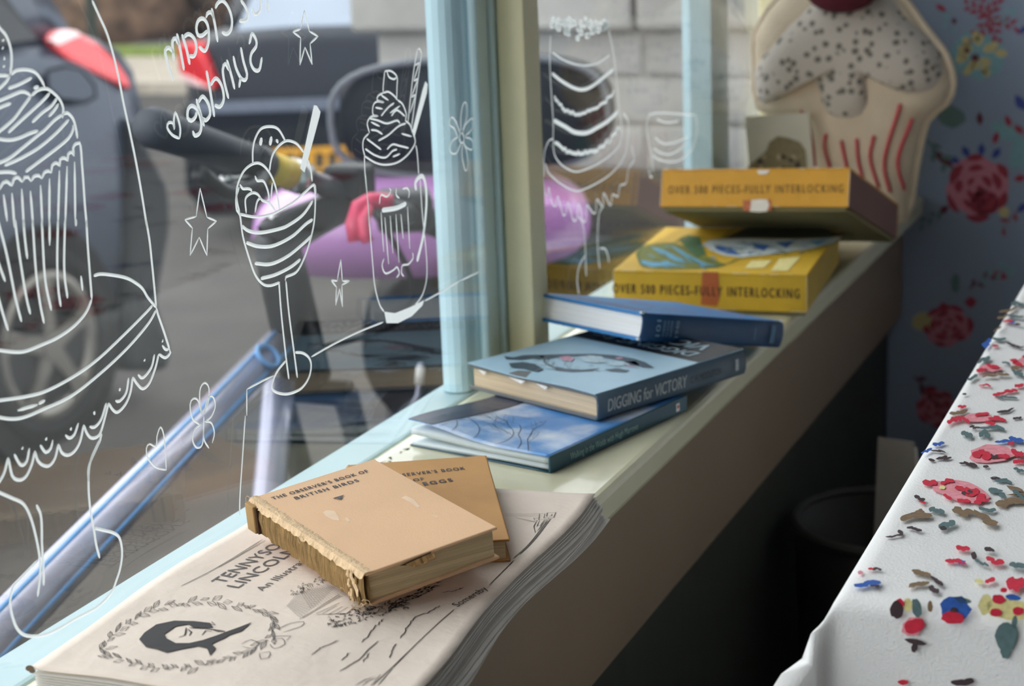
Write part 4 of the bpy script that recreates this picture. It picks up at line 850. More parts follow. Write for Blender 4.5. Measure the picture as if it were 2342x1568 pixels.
# left end cap of the old spine, torn corner rags, loose threads, board tear
bx('spine_cap', (.0005, -.0035, .0012), (.0115, .0, Tb-.0012), mat('brown_spine_cloth', srgb(172, 138, 90), .9, .15, 50), birds, bev=.0008, Mx=MB_)
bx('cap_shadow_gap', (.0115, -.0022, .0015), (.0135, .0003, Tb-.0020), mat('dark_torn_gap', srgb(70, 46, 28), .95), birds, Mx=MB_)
for k in range(9):
    x0 = Lb-.002-rng.uniform(0, .016); z0 = Tb-rng.uniform(0, .004); pts = [V((x0, -.0012, z0))]
    for j in range(5): pts.append(V((pts[-1].x+rng.uniform(-.001, .0022), -.0016+rng.uniform(-.0012, .0006), pts[-1].z-rng.uniform(.002, .0042))))
    pts = [MB_ @ p for p in pts]; a = Ink(); a.stroke(pts, (MB_.to_3x3() @ V((.2, -1, .1))).normalized(), rng.uniform(.0015, .0035), .0004, dome=.0005)
    o = a.build('torn_rag', [cloth_edge if k % 2 else mull], birds)
for k in range(12):
    q0 = V((Lb*rng.uniform(.93, 1.0), -.001+rng.uniform(-.001, .004), rng.uniform(.0, .006))); pts = [q0]
    for j in range(4): pts.append(pts[-1]+V((rng.uniform(-.002, .003), rng.uniform(-.002, .002), rng.uniform(-.002, .0024))))
    tube('thread', [MB_ @ p for p in crom(pts, .001)], .00018, cloth_edge, birds, 5)
for q0 in (V((Lb*.52, -.001, Tb-.001)), V((Lb*.86, -.002, .004)), V((-.001, .002, Tb-.001))):
    pts = [q0+V((.0022*math.cos(t), -.0012-.0004*t, .0022*math.sin(t))) for t in (0, 1, 2, 3, 4, 5)]
    tube('thread', [MB_ @ p for p in crom(pts, .001)], .00017, cloth_edge, birds, 5)
tearp = [(Lb+.0004, Wb*.30, Tb-.0030), (Lb+.0006, Wb*.50, Tb-.0014), (Lb+.0030, Wb*.50, Tb-.0042), (Lb+.0026, Wb*.46, Tb-.0046), (Lb+.0030, Wb*.42, Tb-.0052), (Lb+.0022, Wb*.38, Tb-.0056), (Lb+.0024, Wb*.345, Tb-.0054)]
prism('board_tear', [MB_ @ V(p) for p in tearp], MB_.to_3x3() @ V((.0006, 0, .0007)), mat('torn_greyboard', srgb(168, 130, 84), .95, .25, 80, bump=.4), birds)
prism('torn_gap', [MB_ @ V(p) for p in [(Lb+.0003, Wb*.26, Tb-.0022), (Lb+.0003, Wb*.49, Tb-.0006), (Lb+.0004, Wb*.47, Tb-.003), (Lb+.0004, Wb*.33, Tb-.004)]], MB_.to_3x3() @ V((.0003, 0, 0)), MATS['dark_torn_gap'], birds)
pB = Plane(bN[0], ezb); ik = Ink()
text_on(ik, "THE OBSERVER'S BOOK OF", pB.hit(*I5([(303, 438)])[0]), pB.hit(*I5([(1078, 212)])[0]), .0042, ezb, bold=.0002, sp=1.22)
text_on(ik, 'BRITISH BIRDS', pB.hit(*I5([(487, 436)])[0]), pB.hit(*I5([(1000, 288)])[0]), .0042, ezb, bold=.0002, sp=1.22)
for s in ([(785, 428), (880, 400), (862, 415), (800, 432)], [(810, 432), (840, 424), (840, 436)], [(842, 424), (866, 417), (852, 440), (842, 437)]): ik.fill([pB.hit(*p) for p in I5(s)], ezb, .0006)
ik.build('cover_lettering', [navy], birds)
ik = Ink()
for s in ([(705, 535), (740, 520), (800, 525), (830, 570), (840, 605), (790, 600), (730, 570)], [(880, 590), (900, 575), (930, 605), (905, 615)], [(1340, 420), (1375, 402), (1440, 430), (1495, 490), (1470, 500), (1420, 460)], [(1590, 560), (1640, 565), (1630, 580)]): ik.fill([pB.hit(*p) for p in crom([V((a, b, 0)) for a, b in I5(s+[s[0]])], 4)[:-1] and I5(s)], ezb, .00012)
ik.build('pale_scuffs', [mat('scuffed_cloth', srgb(240, 210, 180), .85, .06, 60)], birds)
tag(birds, 'pale tan pocket book with torn spine, resting on the ochre one', 'book', 'small pocket books on the booklet')

# --- walking guide paperback
WL, WW, WT = .183, .130, .0125
wo = V((-.444, 1.092, SZ)); wd_ = math.radians(75.5); MW = frame(wo, (math.cos(wd_), math.sin(wd_), 0), (-math.sin(wd_), math.cos(wd_), 0))
def curlf(x, y, amt=1.0):          # near fore-edge corner lifts
    c = sm((y/WW-.35)/.65)*sm(1-x/(WL*.62)); return .0085*c*amt
walk = empty('paperback_book', MW @ V((WL/2, WW/2, 0)))
skyc = bpy.data.materials.new('sky_photo_cover'); skyc.use_nodes = True
_n = skyc.node_tree; _b = _n.nodes['Principled BSDF']; _b.inputs['Roughness'].default_value = .28
_tc = _n.nodes.new('ShaderNodeTexCoord'); _nz = _n.nodes.new('ShaderNodeTexNoise'); _nz.inputs['Scale'].default_value = 16; _nz.inputs['Detail'].default_value = 6; _n.links.new(_tc.outputs['Object'], _nz.inputs['Vector'])
_rp = _n.nodes.new('ShaderNodeValToRGB'); _n.links.new(_nz.outputs[0], _rp.inputs[0]); _n.links.new(_rp.outputs[0], _b.inputs['Base Color'])
_rp.color_ramp.elements[0].position = .36; _rp.color_ramp.elements[0].color = (*srgb(74, 140, 210), 1); _rp.color_ramp.elements[1].position = .60; _rp.color_ramp.elements[1].color = (*srgb(216, 226, 240), 1)
_e = _rp.color_ramp.elements.new(.46); _e.color = (*srgb(96, 152, 214), 1)
MATS['sky_photo_cover'] = skyc
teal = mat('dark_teal_card', srgb(30, 78, 96), .35, .06, 30); white_pg = pages_mat('white_pages', srgb(214, 224, 228), .25, 700)
sheet('front_cover', lambda u, v: MW @ V((WL*v, .0+WW*(1-u)*1.0, WT+curlf(WL*v, WW*(1-u), 1.0))), 24, 28, .0005, skyc, walk)
sheet('back_cover', lambda u, v: MW @ V((WL*v, WW*(1-u), .0009)), 8, 8, .0005, teal, walk)
sheet('upper_pages', lambda u, v: MW @ V((.001+(WL-.002)*v, (WW-.001)*(1-u), WT-.0012+curlf(WL*v, WW*(1-u), .30))), 20, 20, .0048, white_pg, walk)
sheet('lower_pages', lambda u, v: MW @ V((.001+(WL-.002)*v, (WW-.002)*(1-u), WT-.0066-.0022*sm((WW*(1-u)/WW-.25)/.75)*sm(1-v*1.3))), 20, 20, .0034, white_pg, walk)
bx('spine', (0, -.0008, .0003), (WL, .0012, WT+.0002), teal, walk, bev=.0006, Mx=MW)
tealp = ink('pale_teal_print', srgb(150, 188, 188)); nW = (MW.to_3x3() @ V((0, -1, 0)))
ik = Ink(); text_on(ik, 'Walking in the Wolds with Hugh Marrows', MW @ V((.024, -.0009, .0036)), MW @ V((.112, -.0009, .0036)), .0052, nW, lift=.0003, shear=.0); ik.build('spine_lettering', [tealp], walk)
ik = Ink(); ik.fill([MW @ V(p) for p in ((.166, -.0009, .003), (.171, -.0009, .003), (.171, -.0009, .0095), (.166, -.0009, .0095))], nW, .0003); ik.fill([MW @ V(p) for p in ((.1672, -.0009, .0055), (.1698, -.0009, .0055), (.1698, -.0009, .008), (.1672, -.0009, .008))], nW, .0005, mi=1)
ik.build('publisher_mark', [ink('white_print', (.8, .8, .8)), ink('red_print', srgb(190, 70, 60))], walk)
def wk_pt(x, y, dz=.0): return MW @ V((x, y, WT+curlf(x, y)+dz))
ik = Ink()        # navy band along the fore edge, branches
nb = 14
for i in range(nb):
    x0, x1 = WL*i/nb, WL*(i+1)/nb; w0 = .010+.030*math.exp(-((x0-.02)/.045)**2)*0+.012+.010*math.sin(x0/WL*3.1); w1 = .022+.010*math.sin(x1/WL*3.1)
    w0 = .022+.010*math.sin(x0/WL*3.1)
    ik.mesh([wk_pt(x0, WW, .0004), wk_pt(x0, WW-w0*.5, .0004), wk_pt(x0, WW-w0, .0004), wk_pt(x1, WW-w1, .0004), wk_pt(x1, WW-w1*.5, .0004), wk_pt(x1, WW, .0004)], [(0, 1, 4, 5), (1, 2, 3, 4)])
ik.build('fore_edge_band', [ink('slate_navy_print', srgb(58, 66, 88), .35)], walk)
ik = Ink(); rb = random.Random(5)
def branch(x, y, a, l, w, dep):
    pts = [(x, y)]
    for k in range(5):
        a += rb.uniform(-.35, .35); x += math.cos(a)*l/5; y += math.sin(a)*l/5; pts.append((x, y))
        if dep and k > 0 and rb.random() < .75: branch(x, y, a+rb.choice((-1, 1))*rb.uniform(.4, .9), l*.55, w*.65, dep-1)
    pts = [p for p in pts if .001 < p[0] < WL*.62 and .002 < p[1] < WW-.024]
    if len(pts) > 2: ik.stroke([wk_pt(*p) for p in pts], UPZ, w, .0005, step=.004)
for y in (.03, .05, .07, .09, .102): branch(.002, y, rb.uniform(-.3, .6), .06, .0005, 2)
branch(.002, .02, .9, .05, .0005, 2)
ik.build('branch_print', [ink('dark_branch_print', srgb(44, 50, 76), .35)], walk)
ik = Ink()
text_on(ik, 'WALKING', wk_pt(.155, .012), wk_pt(.155, .098), .016, UPZ, lift=.0006, shear=0); ik.build('cover_lettering', [ink('white_title_print', (.75, .8, .85), .4)], walk)
tag(walk, 'glossy paperback with blue sky and branches cover, lowest of the blue books', 'book', 'blue books stacked by the window post')

# --- light blue wartime hardback with dust jacket
DL, DW, DT = .172, .142, .0205
dd = math.radians(66.0); do = V((-.441, 1.180, SZ+.0137))
MD = frame(do, (math.cos(dd), math.sin(dd), 0), (-math.sin(dd), math.cos(dd), 0))
jk = mat('pale_blue_jacket', srgb(176, 210, 230), .5, .05, 14); slate = mat('slate_blue_jacket_spine', srgb(72, 92, 108), .5, .08, 18)
dig = hardback('hardback_book', MD, DL, DW, DT, mat('grey_jacket_edge', srgb(120, 122, 122), .6), slate, pages_mat('tan_pages', srgb(212, 190, 160), .12, 800), 'pale blue hardback with slate lettered spine, middle of the blue book stack', bulge=.0035)
dig['group'] = 'blue books stacked by the window post'
bx('dust_jacket', (-.0006, -.0004, DT), (DL+.0004, DW+.0004, DT+.0005), jk, dig, Mx=MD, cuts=4, warp=lambda v: V((v.x, v.y, v.z+.0008*math.sin(v.y*55)*sm(1-v.x/.05))))
nT = UPZ; pD = lambda x, y, z=0: MD @ V((x, y, DT+.0005+z)); pDp = Plane(pD(0, 0), UPZ)
ik = Ink()
blackj = ink('black_jacket_print', srgb(26, 30, 36), .5)
ik.fill([pD(.117, .0), pD(DL, 0), pD(DL, DW), pD(.117, DW)], nT, .0003)
ik.build('title_band', [blackj], dig)
ik = Ink(); text_on(ik, 'DIGGING for', pD(.139, .016), pD(.139, .128), .0135, nT, lift=.0006, bold=.0006, shear=.1); text_on(ik, 'VICTORY', pD(.163, .02), pD(.163, .124), .017, nT, lift=.0006, bold=.0008, shear=.1)
ik.build('cover_lettering', [ink('pale_blue_print', srgb(176, 200, 214), .5)], dig)
ik = Ink()      # loose boot-and-spade illustration: slate, white and pink patches
bp_ = lambda s: [pDp.hit(*p) for p in I3(s)]
darkp = [[(-100, 640), (-20, 650), (60, 632), (180, 628), (240, 640), (200, 668), (140, 660), (40, 672), (-80, 668)], [(-60, 700), (60, 688), (160, 706), (230, 750), (180, 772), (60, 742), (-40, 735)],
         [(180, 630), (420, 622), (640, 620), (820, 632), (980, 660), (1080, 690), (1160, 740), (1060, 735), (900, 680), (700, 645), (520, 640), (380, 645), (280, 660), (240, 700), (225, 660)],
         [(240, 700), (300, 720), (420, 745), (560, 752), (700, 742), (640, 765), (480, 772), (340, 760)], [(740, 752), (850, 742), (950, 760), (920, 776), (800, 770)], [(900, 690), (1000, 680), (1040, 720), (960, 715)]]
for s in darkp: ik.fill(bp_(s), nT, .0004, mi=0)
for s in ([(360, 650), (440, 640), (490, 660), (470, 685), (400, 682)], [(830, 655), (880, 650), (900, 662), (850, 670)], [(880, 705), (1000, 735), (1040, 748), (930, 725)]): ik.fill(bp_(s), nT, .0006, mi=1)
for s in ([(510, 650), (620, 635), (720, 645), (760, 690), (690, 700), (580, 690)], [(780, 690), (900, 690), (960, 715), (860, 725), (770, 715)], [(160, 690), (200, 680), (260, 720), (330, 752), (260, 745)]): ik.fill(bp_(s), nT, .0006, mi=2)
for k in range(26):
    a = random.uniform(240, 480); b = random.uniform(670, 735); ik.stroke(bp_([(a, b), (a+random.uniform(-25, 25), b+random.uniform(10, 26))]), nT, .0008, .0007, mi=2)
for k in range(30):
    a = random.uniform(-60, 1060); b = random.uniform(635, 770); ik.stroke(bp_([(a, b), (a+random.uniform(20, 60), b+random.uniform(-10, 10))]), nT, .0007, .0007, mi=0)
ik.build('cover_illustration', [ink('slate_print', srgb(70, 88, 104), .5), ink('pink_print', srgb(206, 152, 176), .5), ink('pale_print', srgb(190, 216, 228), .5)], dig)
nD = (MD.to_3x3() @ V((0, -1, 0)))
ik = Ink(); text_on(ik, 'DIGGING for VICTORY', MD @ V((.009, -.0036, .0058)), MD @ V((.098, -.0036, .0058)), .0096, nD, lift=.0003, bold=.0004, shear=.08)
ik.build('spine_lettering', [ink('silver_print', srgb(168, 178, 184), .5)], dig)
ik = Ink(); text_on(ik, 'C. H. MIDDLETON', MD @ V((.103, -.0036, .0075)), MD @ V((.140, -.0036, .0075)), .0055, nD, lift=.0003); ik.build('author_lettering', [ink('dark_slate_print', srgb(36, 44, 52), .5)], dig)
ik = Ink(); ik.fill([MD @ V(p) for p in ((.158, -.0033, .006), (.162, -.0033, .006), (.162, -.0033, .0155), (.158, -.0033, .0155))], nD, .0004); ik.build('publisher_mark', [MATS['silver_print']], dig)
for (x, y, s_) in ((.0, .075, .012), (.0, .12, .006), (.0, .05, .008)):
    prism('torn_paper', [MD @ V((-.0006, y, DT-.0026)), MD @ V((-.0006, y+s_*1.6, DT-.0022)), MD @ V((-.0008, y+s_*.4, DT-.0052))], MD.to_3x3() @ V((-.0003, 0, 0)), ink('white_torn_paper', (.82, .82, .82)), dig)

# --- bright blue hardback leaning off the stack
o1 = V((-.4480, 1.312, SZ+.0665)); a1 = V((-.374, 1.477, SZ+.0250)); b1 = V((-.562, 1.364, SZ+.0665))
M1 = frame(o1, a1-o1, b1-o1); TL_ = .0235; M1.translation = o1-M1.to_3x3().col[2]*TL_
bl = mat('bright_blue_cloth', srgb(58, 140, 206), .45, .06, 40, bump=.08, bscale=500); bl2 = mat('deep_blue_spine_cloth', srgb(18, 66, 108), .5, .06, 40)
n101 = hardback('hardback_book', M1, .185, .125, TL_, bl, bl2, pages_mat('bright_white_pages', srgb(250, 248, 246), .05, 900), 'bright blue hardback with white pages, topmost and leaning off the stack', bd=.003, ov=.0035, bulge=.0035)
n101['group'] = 'blue books stacked by the window post'
n1 = M1.to_3x3() @ V((0, -1, 0)); ik = Ink()
def sp(x, z): return M1 @ V((x, -.0037, z))
text_on(ik, '101', sp(.0205, .005), sp(.0205, .0185), .0052, n1, lift=.0003, bold=.0003)
for k, s in enumerate(('THINGS', 'TO DO IN', 'WARTIME')): text_on(ik, s, sp(.0265+.0046*k, .005), sp(.0265+.0046*k, .0185), .0030, n1, lift=.0003)
text_on(ik, '1940', sp(.0435, .005), sp(.0435, .0185), .0042, n1, lift=.0003, bold=.0002)
ik.build('spine_lettering', [ink('faded_blue_white_print', srgb(120, 160, 190), .5)], n101); ik = Ink()
text_on(ik, 'BATSFORD', sp(.146, .0065), sp(.146, .0165), .0022, n1, lift=.0003)
ik.build('publisher_lettering', [MATS['faded_blue_white_print']], n101)
ik = Ink(); ik.fill([sp(.166, .004), sp(.172, .004), sp(.172, .0195), sp(.166, .0195)], n1, .0006); ik.build('spine_rule', [ink('spine_rule_blue', srgb(60, 104, 136), .5)], n101)
nt1 = M1.to_3x3().col[2]; ik = Ink()
tp = lambda x, y: M1 @ V((x, y, TL_))
for k in range(5):
    x = .03+.032*k; text_on(ik, ('THINGS TO DO', 'in', 'WAR-TIME', '1940', '101')[k], tp(x, .018), tp(x, .018+(.09, .03, .08, .05, .04)[k]), .011, nt1, lift=.0005, mi=k % 2)
for x in (.012, .174): ik.stroke([tp(x, .010), tp(x, .115)], nt1, .0012, .0005, mi=0)
ik.build('cover_lettering', [ink('salmon_print', srgb(176, 110, 130), .5), ink('pale_cover_print', srgb(120, 150, 190), .5)], n101)
for q in ((0, 0, TL_), (0, 0, .002), (0, .124, TL_), (.184, 0, TL_)):
    c = M1 @ V(q); bx('worn_corner', (-.0016, -.0016, -.0012), (.0016, .0016, .0009), ink('worn_board', srgb(205, 212, 214)), n101, bev=.0005, Mx=Matrix.Translation(c) @ M1.to_3x3().to_4x4())
# ------------------------------------------------------------------ two jigsaw boxes
yel = mat('yellow_box_paper', srgb(206, 166, 40), .6, .12, 14, bump=.1, bscale=90); org = mat('orange_yellow_box_paper', srgb(206, 148, 34), .6, .08, 14, bump=.1, bscale=90)
olive = mat('olive_card', srgb(120, 112, 74), .8, .1, 12); maroon = mat('maroon_box_paper', srgb(112, 72, 60), .6, .12, 12)
tape = mat('brown_sticky_tape', srgb(176, 92, 44), .4, .1, 30); wlab = mat('torn_white_label', srgb(220, 212, 200), .8, .08, 40); wedge = mat('worn_card_edge', srgb(226, 216, 196), .8, .15, 60)
boxink = ink('dark_brown_print', srgb(58, 44, 30))
def jig(name, Mx, w, d, h, top_m, front_m, side_m, label):
    c = Mx @ V((w/2, d/2, 0)); r = empty(name, c); t = .0022
    lid = bx('lid_top', (0, 0, h-t), (w, d, h), top_m, r, bev=.0007, Mx=Mx, cuts=3)
    bx('lid_front', (0, 0, .004), (w, t, h-t), front_m, r, Mx=Mx); bx('lid_back', (0, d-t, .004), (w, d, h-t), front_m, r, Mx=Mx)
    bx('lid_side', (0, t, .004), (t, d-t, h-t), side_m, r, Mx=Mx); bx('lid_side', (w-t, t, .004), (w, d-t, h-t), side_m, r, Mx=Mx)
    bx('tray', (t+.0006, t+.0006, 0), (w-t-.0006, d-t-.0006, h-.012), olive, r, Mx=Mx)
    ed = Ink(); nf = Mx.to_3x3() @ V((0, -1, 0)); rr = random.Random(len(name)+int(w*1e4))
    for x0, x1, z in ((0, w, h-.0003), (0, w, .0043)):
        x = x0
        while x < x1-.004:
            l = rr.uniform(.004, .022); x2 = min(x1, x+l)
            if rr.random() < .6: ed.stroke([Mx @ V((x, 0, z)), Mx @ V((x2, 0, z+rr.uniform(-.0003, .0003)))], nf, rr.uniform(.0006, .0014), .0003, smooth=False)
            x = x2+rr.uniform(.002, .012)
    for x in (0.0004, w-.0004): ed.stroke([Mx @ V((x, 0, .005)), Mx @ V((x, 0, h-.002))], nf, .0009, .0003, smooth=False)
    ed.build('worn_edges', [wedge], r)['kind'] = 'stuff'
    tag(r, label, 'puzzle box', 'old jigsaw boxes at the end of the sill'); return r
bo = V((-.5695, 1.583, SZ+.0005)); br = V((-.381, 1.600, SZ+.0005))
MX1 = frame(bo, br-bo, UPZ.cross(br-bo)); w1 = (br-bo).length; h1 = .0405
box1 = jig('jigsaw_box', MX1, w1, .232, h1, yel, mat('mustard_box_paper', srgb(196, 158, 34), .6, .14, 14, bump=.1, bscale=90), mat('olive_yellow_side', srgb(176, 146, 40), .6, .14, 12), 'yellow jigsaw box with landscape picture, lying flat on the sill')
pF = Plane(bo, MX1.to_3x3() @ V((0, -1, 0))); ik = Ink()
text_on(ik, 'OVER 500 PIECES-FULLY INTERLOCKING', pF.hit(1402, 669), pF.hit(1828, 682), .0092, pF.n, bold=.0004, sp=1.35); ik.build('side_lettering', [boxink], box1)
ik = Ink(); 
for s in ([(800, 815), (915, 818), (925, 1000), (905, 1060), (790, 1050)],): ik.fill([pF.hit(*p) for p in I2(s)], pF.n, .0003)
ik.build('brown_tape', [tape], box1)
pT = Plane(MX1 @ V((0, 0, h1)), UPZ); ik = Ink(); ih = lambda s: [pT.hit(*p) for p in I2(s)]
ik.fill(ih([(330, 690), (380, 640), (480, 615), (600, 612), (700, 640), (780, 680), (900, 735), (975, 770), (900, 790), (700, 795), (480, 798), (370, 770)]), UPZ, .0003, mi=0)
ik.fill(ih([(800, 620), (860, 590), (1100, 580), (1500, 585), (1800, 570), (1740, 610), (1560, 655), (1300, 690), (1080, 715), (950, 700), (860, 665)]), UPZ, .0003, mi=1)
ik.fill(ih([(700, 560), (780, 575), (800, 640), (830, 690), (760, 720), (700, 660), (640, 600)]), UPZ, .0005, mi=2)
ik.fill(ih([(940, 580), (1100, 510), (1300, 488), (1560, 496), (1850, 548), (1700, 575), (1400, 580), (1200, 575)]), UPZ, .0003, mi=5)
for q in ([(360, 735), (450, 750), (560, 740), (690, 785), (560, 775), (440, 785), (370, 765)], [(430, 640), (520, 660), (600, 700), (690, 760), (600, 740), (500, 690)], [(560, 625), (640, 660), (740, 720), (840, 765), (930, 775), (800, 775), (680, 720)]): ik.fill(ih(q), UPZ, .0006, mi=3)
for q in ([(880, 620), (1000, 650), (1080, 700), (980, 690), (900, 660)], [(1150, 610), (1280, 630), (1240, 670), (1180, 650)], [(1320, 610), (1460, 600), (1400, 650)], [(1560, 600), (1700, 590), (1620, 630)]): ik.fill(ih(q), UPZ, .0006, mi=random.choice((3, 4)))
for k in range(40):
    a, b = random.uniform(860, 1600), random.uniform(595, 690); ik.stroke(ih([(a, b), (a+random.uniform(20, 70), b+random.uniform(-8, 10))]), UPZ, .0025, .0008, mi=random.choice((3, 4, 6, 2)))
for k in range(26):
    a, b = random.uniform(380, 880), random.uniform(630, 780); ik.stroke(ih([(a, b), (a+random.uniform(20, 80), b+random.uniform(0, 30))]), UPZ, .0022, .0008, mi=random.choice((3, 0, 2)))
ik.stroke(ih([(330, 690), (380, 640), (480, 615), (600, 612), (700, 560), (900, 590), (1050, 510), (1300, 485), (1560, 494), (1860, 550), (1760, 610), (1560, 660), (1300, 695), (1080, 722), (960, 765), (700, 800), (480, 802), (370, 775), (330, 690)]), UPZ, .0018, .0009, mi=2)
for q in ([(1150, 740), (1300, 735), (1240, 790), (1100, 795)], [(1350, 725), (1500, 712), (1410, 812), (1290, 812)]): ik.fill(ih(q), UPZ, .0005, mi=6)
ik.build('lid_picture', [ink('moss_print', srgb(112, 118, 44)), ink('pale_water_print', srgb(196, 206, 206)), ink('green_print', srgb(70, 104, 62)), ink('blue_print', srgb(96, 158, 188)), ink('strong_blue_print', srgb(52, 96, 160)), ink('night_print', srgb(48, 48, 36)), ink('cream_print', srgb(232, 220, 150))], box1)
ik = Ink(); pS = Plane(MX1 @ V((w1, 0, 0)), MX1.to_3x3() @ V((1, 0, 0))); ik.fill([pS.hit(*p) for p in I2([(1775, 775), (1800, 755), (1790, 850), (1770, 860)])], pS.n, .0003); ik.build('red_mark', [ink('rust_print', srgb(150, 60, 30))], box1)
# tilted upper box (rests on the lower box's back edge)
q0 = V((-.560, 1.703, SZ+.0795)); q1 = V((-.364, 1.700, SZ+.0855)); q3 = V((-.554, 1.934, SZ+.0040))
MX2 = frame(q0, q1-q0, q3-q0); w2 = .196; h2 = .043
box2 = jig('jigsaw_box', MX2, w2, .240, h2, org, org, maroon, 'orange-yellow jigsaw box with maroon side, tilted on top of the other box')
pF2 = Plane(q0, MX2.to_3x3() @ V((0, -1, 0))); ik = Ink()
text_on(ik, 'OVER 500 PIECES-FULLY INTERLOCKING', pF2.hit(1528, 443), pF2.hit(1928, 440), .0082, pF2.n, bold=.0002, sp=1.35); ik.build('side_lettering', [ink('olive_brown_print', srgb(104, 82, 30))], box2)
ik = Ink(); ik.fill([pF2.hit(*p) for p in I2([(1090, 305), (1290, 300), (1295, 380), (1095, 382)])], pF2.n, .0003); ik.build('brown_tape', [tape], box2); ik = Ink()
ik.fill([pF2.hit(*p) for p in I2([(1150, 305), (1210, 298), (1265, 300), (1280, 340), (1262, 386), (1200, 390), (1140, 384), (1148, 350)])], pF2.n, .0006); ik.build('torn_label', [wlab], box2); ik = Ink()
ik.fill([pF2.hit(*p) for p in I2([(1190, 90), (1285, 90), (1260, 120), (1205, 122)])], pF2.n, .0006)
ik.build('torn_label', [wlab], box2)

# ------------------------------------------------------------------ stuffed cupcake and small photograph
YP = 2.115
linen = mat('cream_linen', srgb(206, 190, 166), .95, .06, 40, bump=.4, bscale=500)
def dotted(name, base, dots, scale, thr):
    m = mat(name, base, .95, .05, 40, bump=.3, bscale=400); nt = m.node_tree; N = nt.nodes; L = nt.links
    tc = N.new('ShaderNodeTexCoord'); vo = N.new('ShaderNodeTexVoronoi'); vo.inputs['Scale'].default_value = scale; L.new(tc.outputs['Object'], vo.inputs['Vector'])
    nz = N.new('ShaderNodeTexNoise'); nz.inputs['Scale'].default_value = scale*1.7; L.new(tc.outputs['Object'], nz.inputs['Vector'])
    ad = N.new('ShaderNodeMath'); ad.operation = 'MULTIPLY_ADD'; L.new(nz.outputs[0], ad.inputs[0]); ad.inputs[1].default_value = .35; L.new(vo.outputs['Distance'], ad.inputs[2])
    rp = N.new('ShaderNodeValToRGB'); rp.color_ramp.elements[0].position = thr; rp.color_ramp.elements[1].position = thr+.10
    rp.color_ramp.elements[0].color = (*dots, 1); rp.color_ramp.elements[1].color = (*base, 1); L.new(ad.outputs[0], rp.inputs[0]); L.new(rp.outputs[0], N['Principled BSDF'].inputs['Base Color']); return m
dots_m = dotted('ditsy_print_cotton', srgb(186, 178, 168), srgb(110, 106, 98), 88, .47)
plush = empty('stuffed_cupcake', (-.47, YP, SZ))
def inflate(name, outline, cen, tf, tb, m, parent, ycen=YP, rings=9):
    P = [on_y(a, b, ycen) for a, b in outline]; P = crom([*P, P[0]], .012)[:-1]
    C = on_y(*cen, ycen)
    for p in P: p.x = max(p.x, XG+.004); p.z = max(p.z, SZ+.002)
    n = len(P); rg = []
    for k in range(-rings, rings+1):
        a = k/rings*PI/2*.97; s = math.cos(a)**.55; t = math.sin(a)
        rg.append([C.lerp(p, s)+V((0, -(tf if t > 0 else tb)*t, 0)) for p in P])
    def depth(q, lift=.0012):
        d = q-C; an = math.atan2(d.z, d.x); best = None
        for i in range(n):
            a_, b_ = P[i]-C, P[(i+1) % n]-C; den = math.cos(an)*(b_.z-a_.z)-math.sin(an)*(b_.x-a_.x)
            if abs(den) < 1e-9: continue
            tt = (a_.x*(b_.z-a_.z)-a_.z*(b_.x-a_.x))/den; uu = (a_.x*math.sin(an)-a_.z*math.cos(an))/den
            if tt > 0 and -1e-6 <= uu <= 1+1e-6: best = max(best or 0, tt)
        rho = min(.995, math.hypot(d.x, d.z)/(best or 1)); aa = math.acos(rho**(1/.55)); return V((q.x, ycen-tf*math.sin(aa)-lift, q.z))
    inflate.depth = depth
    return loft(name, rg, m, parent)
sil = [(1760, 20), (1725, 80), (1710, 150), (1714, 210), (1738, 246), (1790, 260), (1842, 275), (1855, 330), (1868, 400), (1880, 470), (1890, 515), (1980, 530), (2068, 522), (2082, 470), (2095, 385), (2120, 275), (2163, 236), (2180, 190), (2165, 130), (2120, 70), (2060, -10), (1990, -60), (1900, -65), (1820, -40)]
inflate('body', sil, (1960, 230), .040, .05, linen, plush); body_depth = inflate.depth
fo = I1([(400, 520), (420, 700), (460, 750), (560, 720), (700, 640), (770, 600), (830, 600), (870, 720), (900, 840), (1000, 920), (1130, 935), (1230, 900), (1290, 800), (1290, 700), (1270, 600), (1300, 540), (1360, 540), (1420, 620), (1500, 660), (1600, 690), (1680, 690), (1760, 640), (1790, 520), (1760, 400), (1640, 240), (1500, 90), (1380, -60), (1150, -120), (900, -90), (700, 80), (540, 250), (440, 400)])
inflate('frosting', fo, (1955, 130), .052, .01, dots_m, plush)
seam = [on_y(a, b, YP-.004) for a, b in sil]
for p in seam: p.x = max(p.x, XG+.005); p.z = max(p.z, SZ+.004)
tube('seam_piping', crom([*seam, seam[0]], .012), .005, linen, plush, 8)
ch_c = on_y(1925, -22, YP-.05); rgc = [[ch_c+V((.042*math.sin(PI*i/10)*math.cos(t), .036*math.sin(PI*i/10)*math.sin(t), -.026*math.cos(PI*i/10))) for t in [2*PI*k/20 for k in range(20)]] for i in range(11)]
loft('cherry', rgc, mat('maroon_felt', srgb(86, 20, 38), .95, .15, 60, bump=.4), plush)
red_st = mat('crimson_stitch', srgb(178, 36, 62), .8, .1, 90)
for s in ([(920, 955), (905, 1050), (950, 1210)], [(1030, 1000), (1045, 1080), (1075, 1230)], [(1140, 985), (1148, 1130), (1180, 1280)], [(1265, 965), (1235, 1120), (1290, 1340)], [(1450, 740), (1335, 1140), (1370, 1375)], [(1525, 850), (1425, 1140), (1460, 1370)], [(740, 790), (800, 1000), (820, 1200)]):
    pts = [body_depth(on_y(a, b, YP-.03)) for a, b in I1(s)]
    pts = [body_depth(p) for p in crom(pts, .008)]
    tube('stripe', pts, .0021, red_st, plush, 6)
tag(plush, 'stuffed fabric cupcake with dotted frosting and red stripes, against the end wall', 'soft toy')
ph = empty('photograph', (-.53, 2.03, SZ)); YPH = 2.035
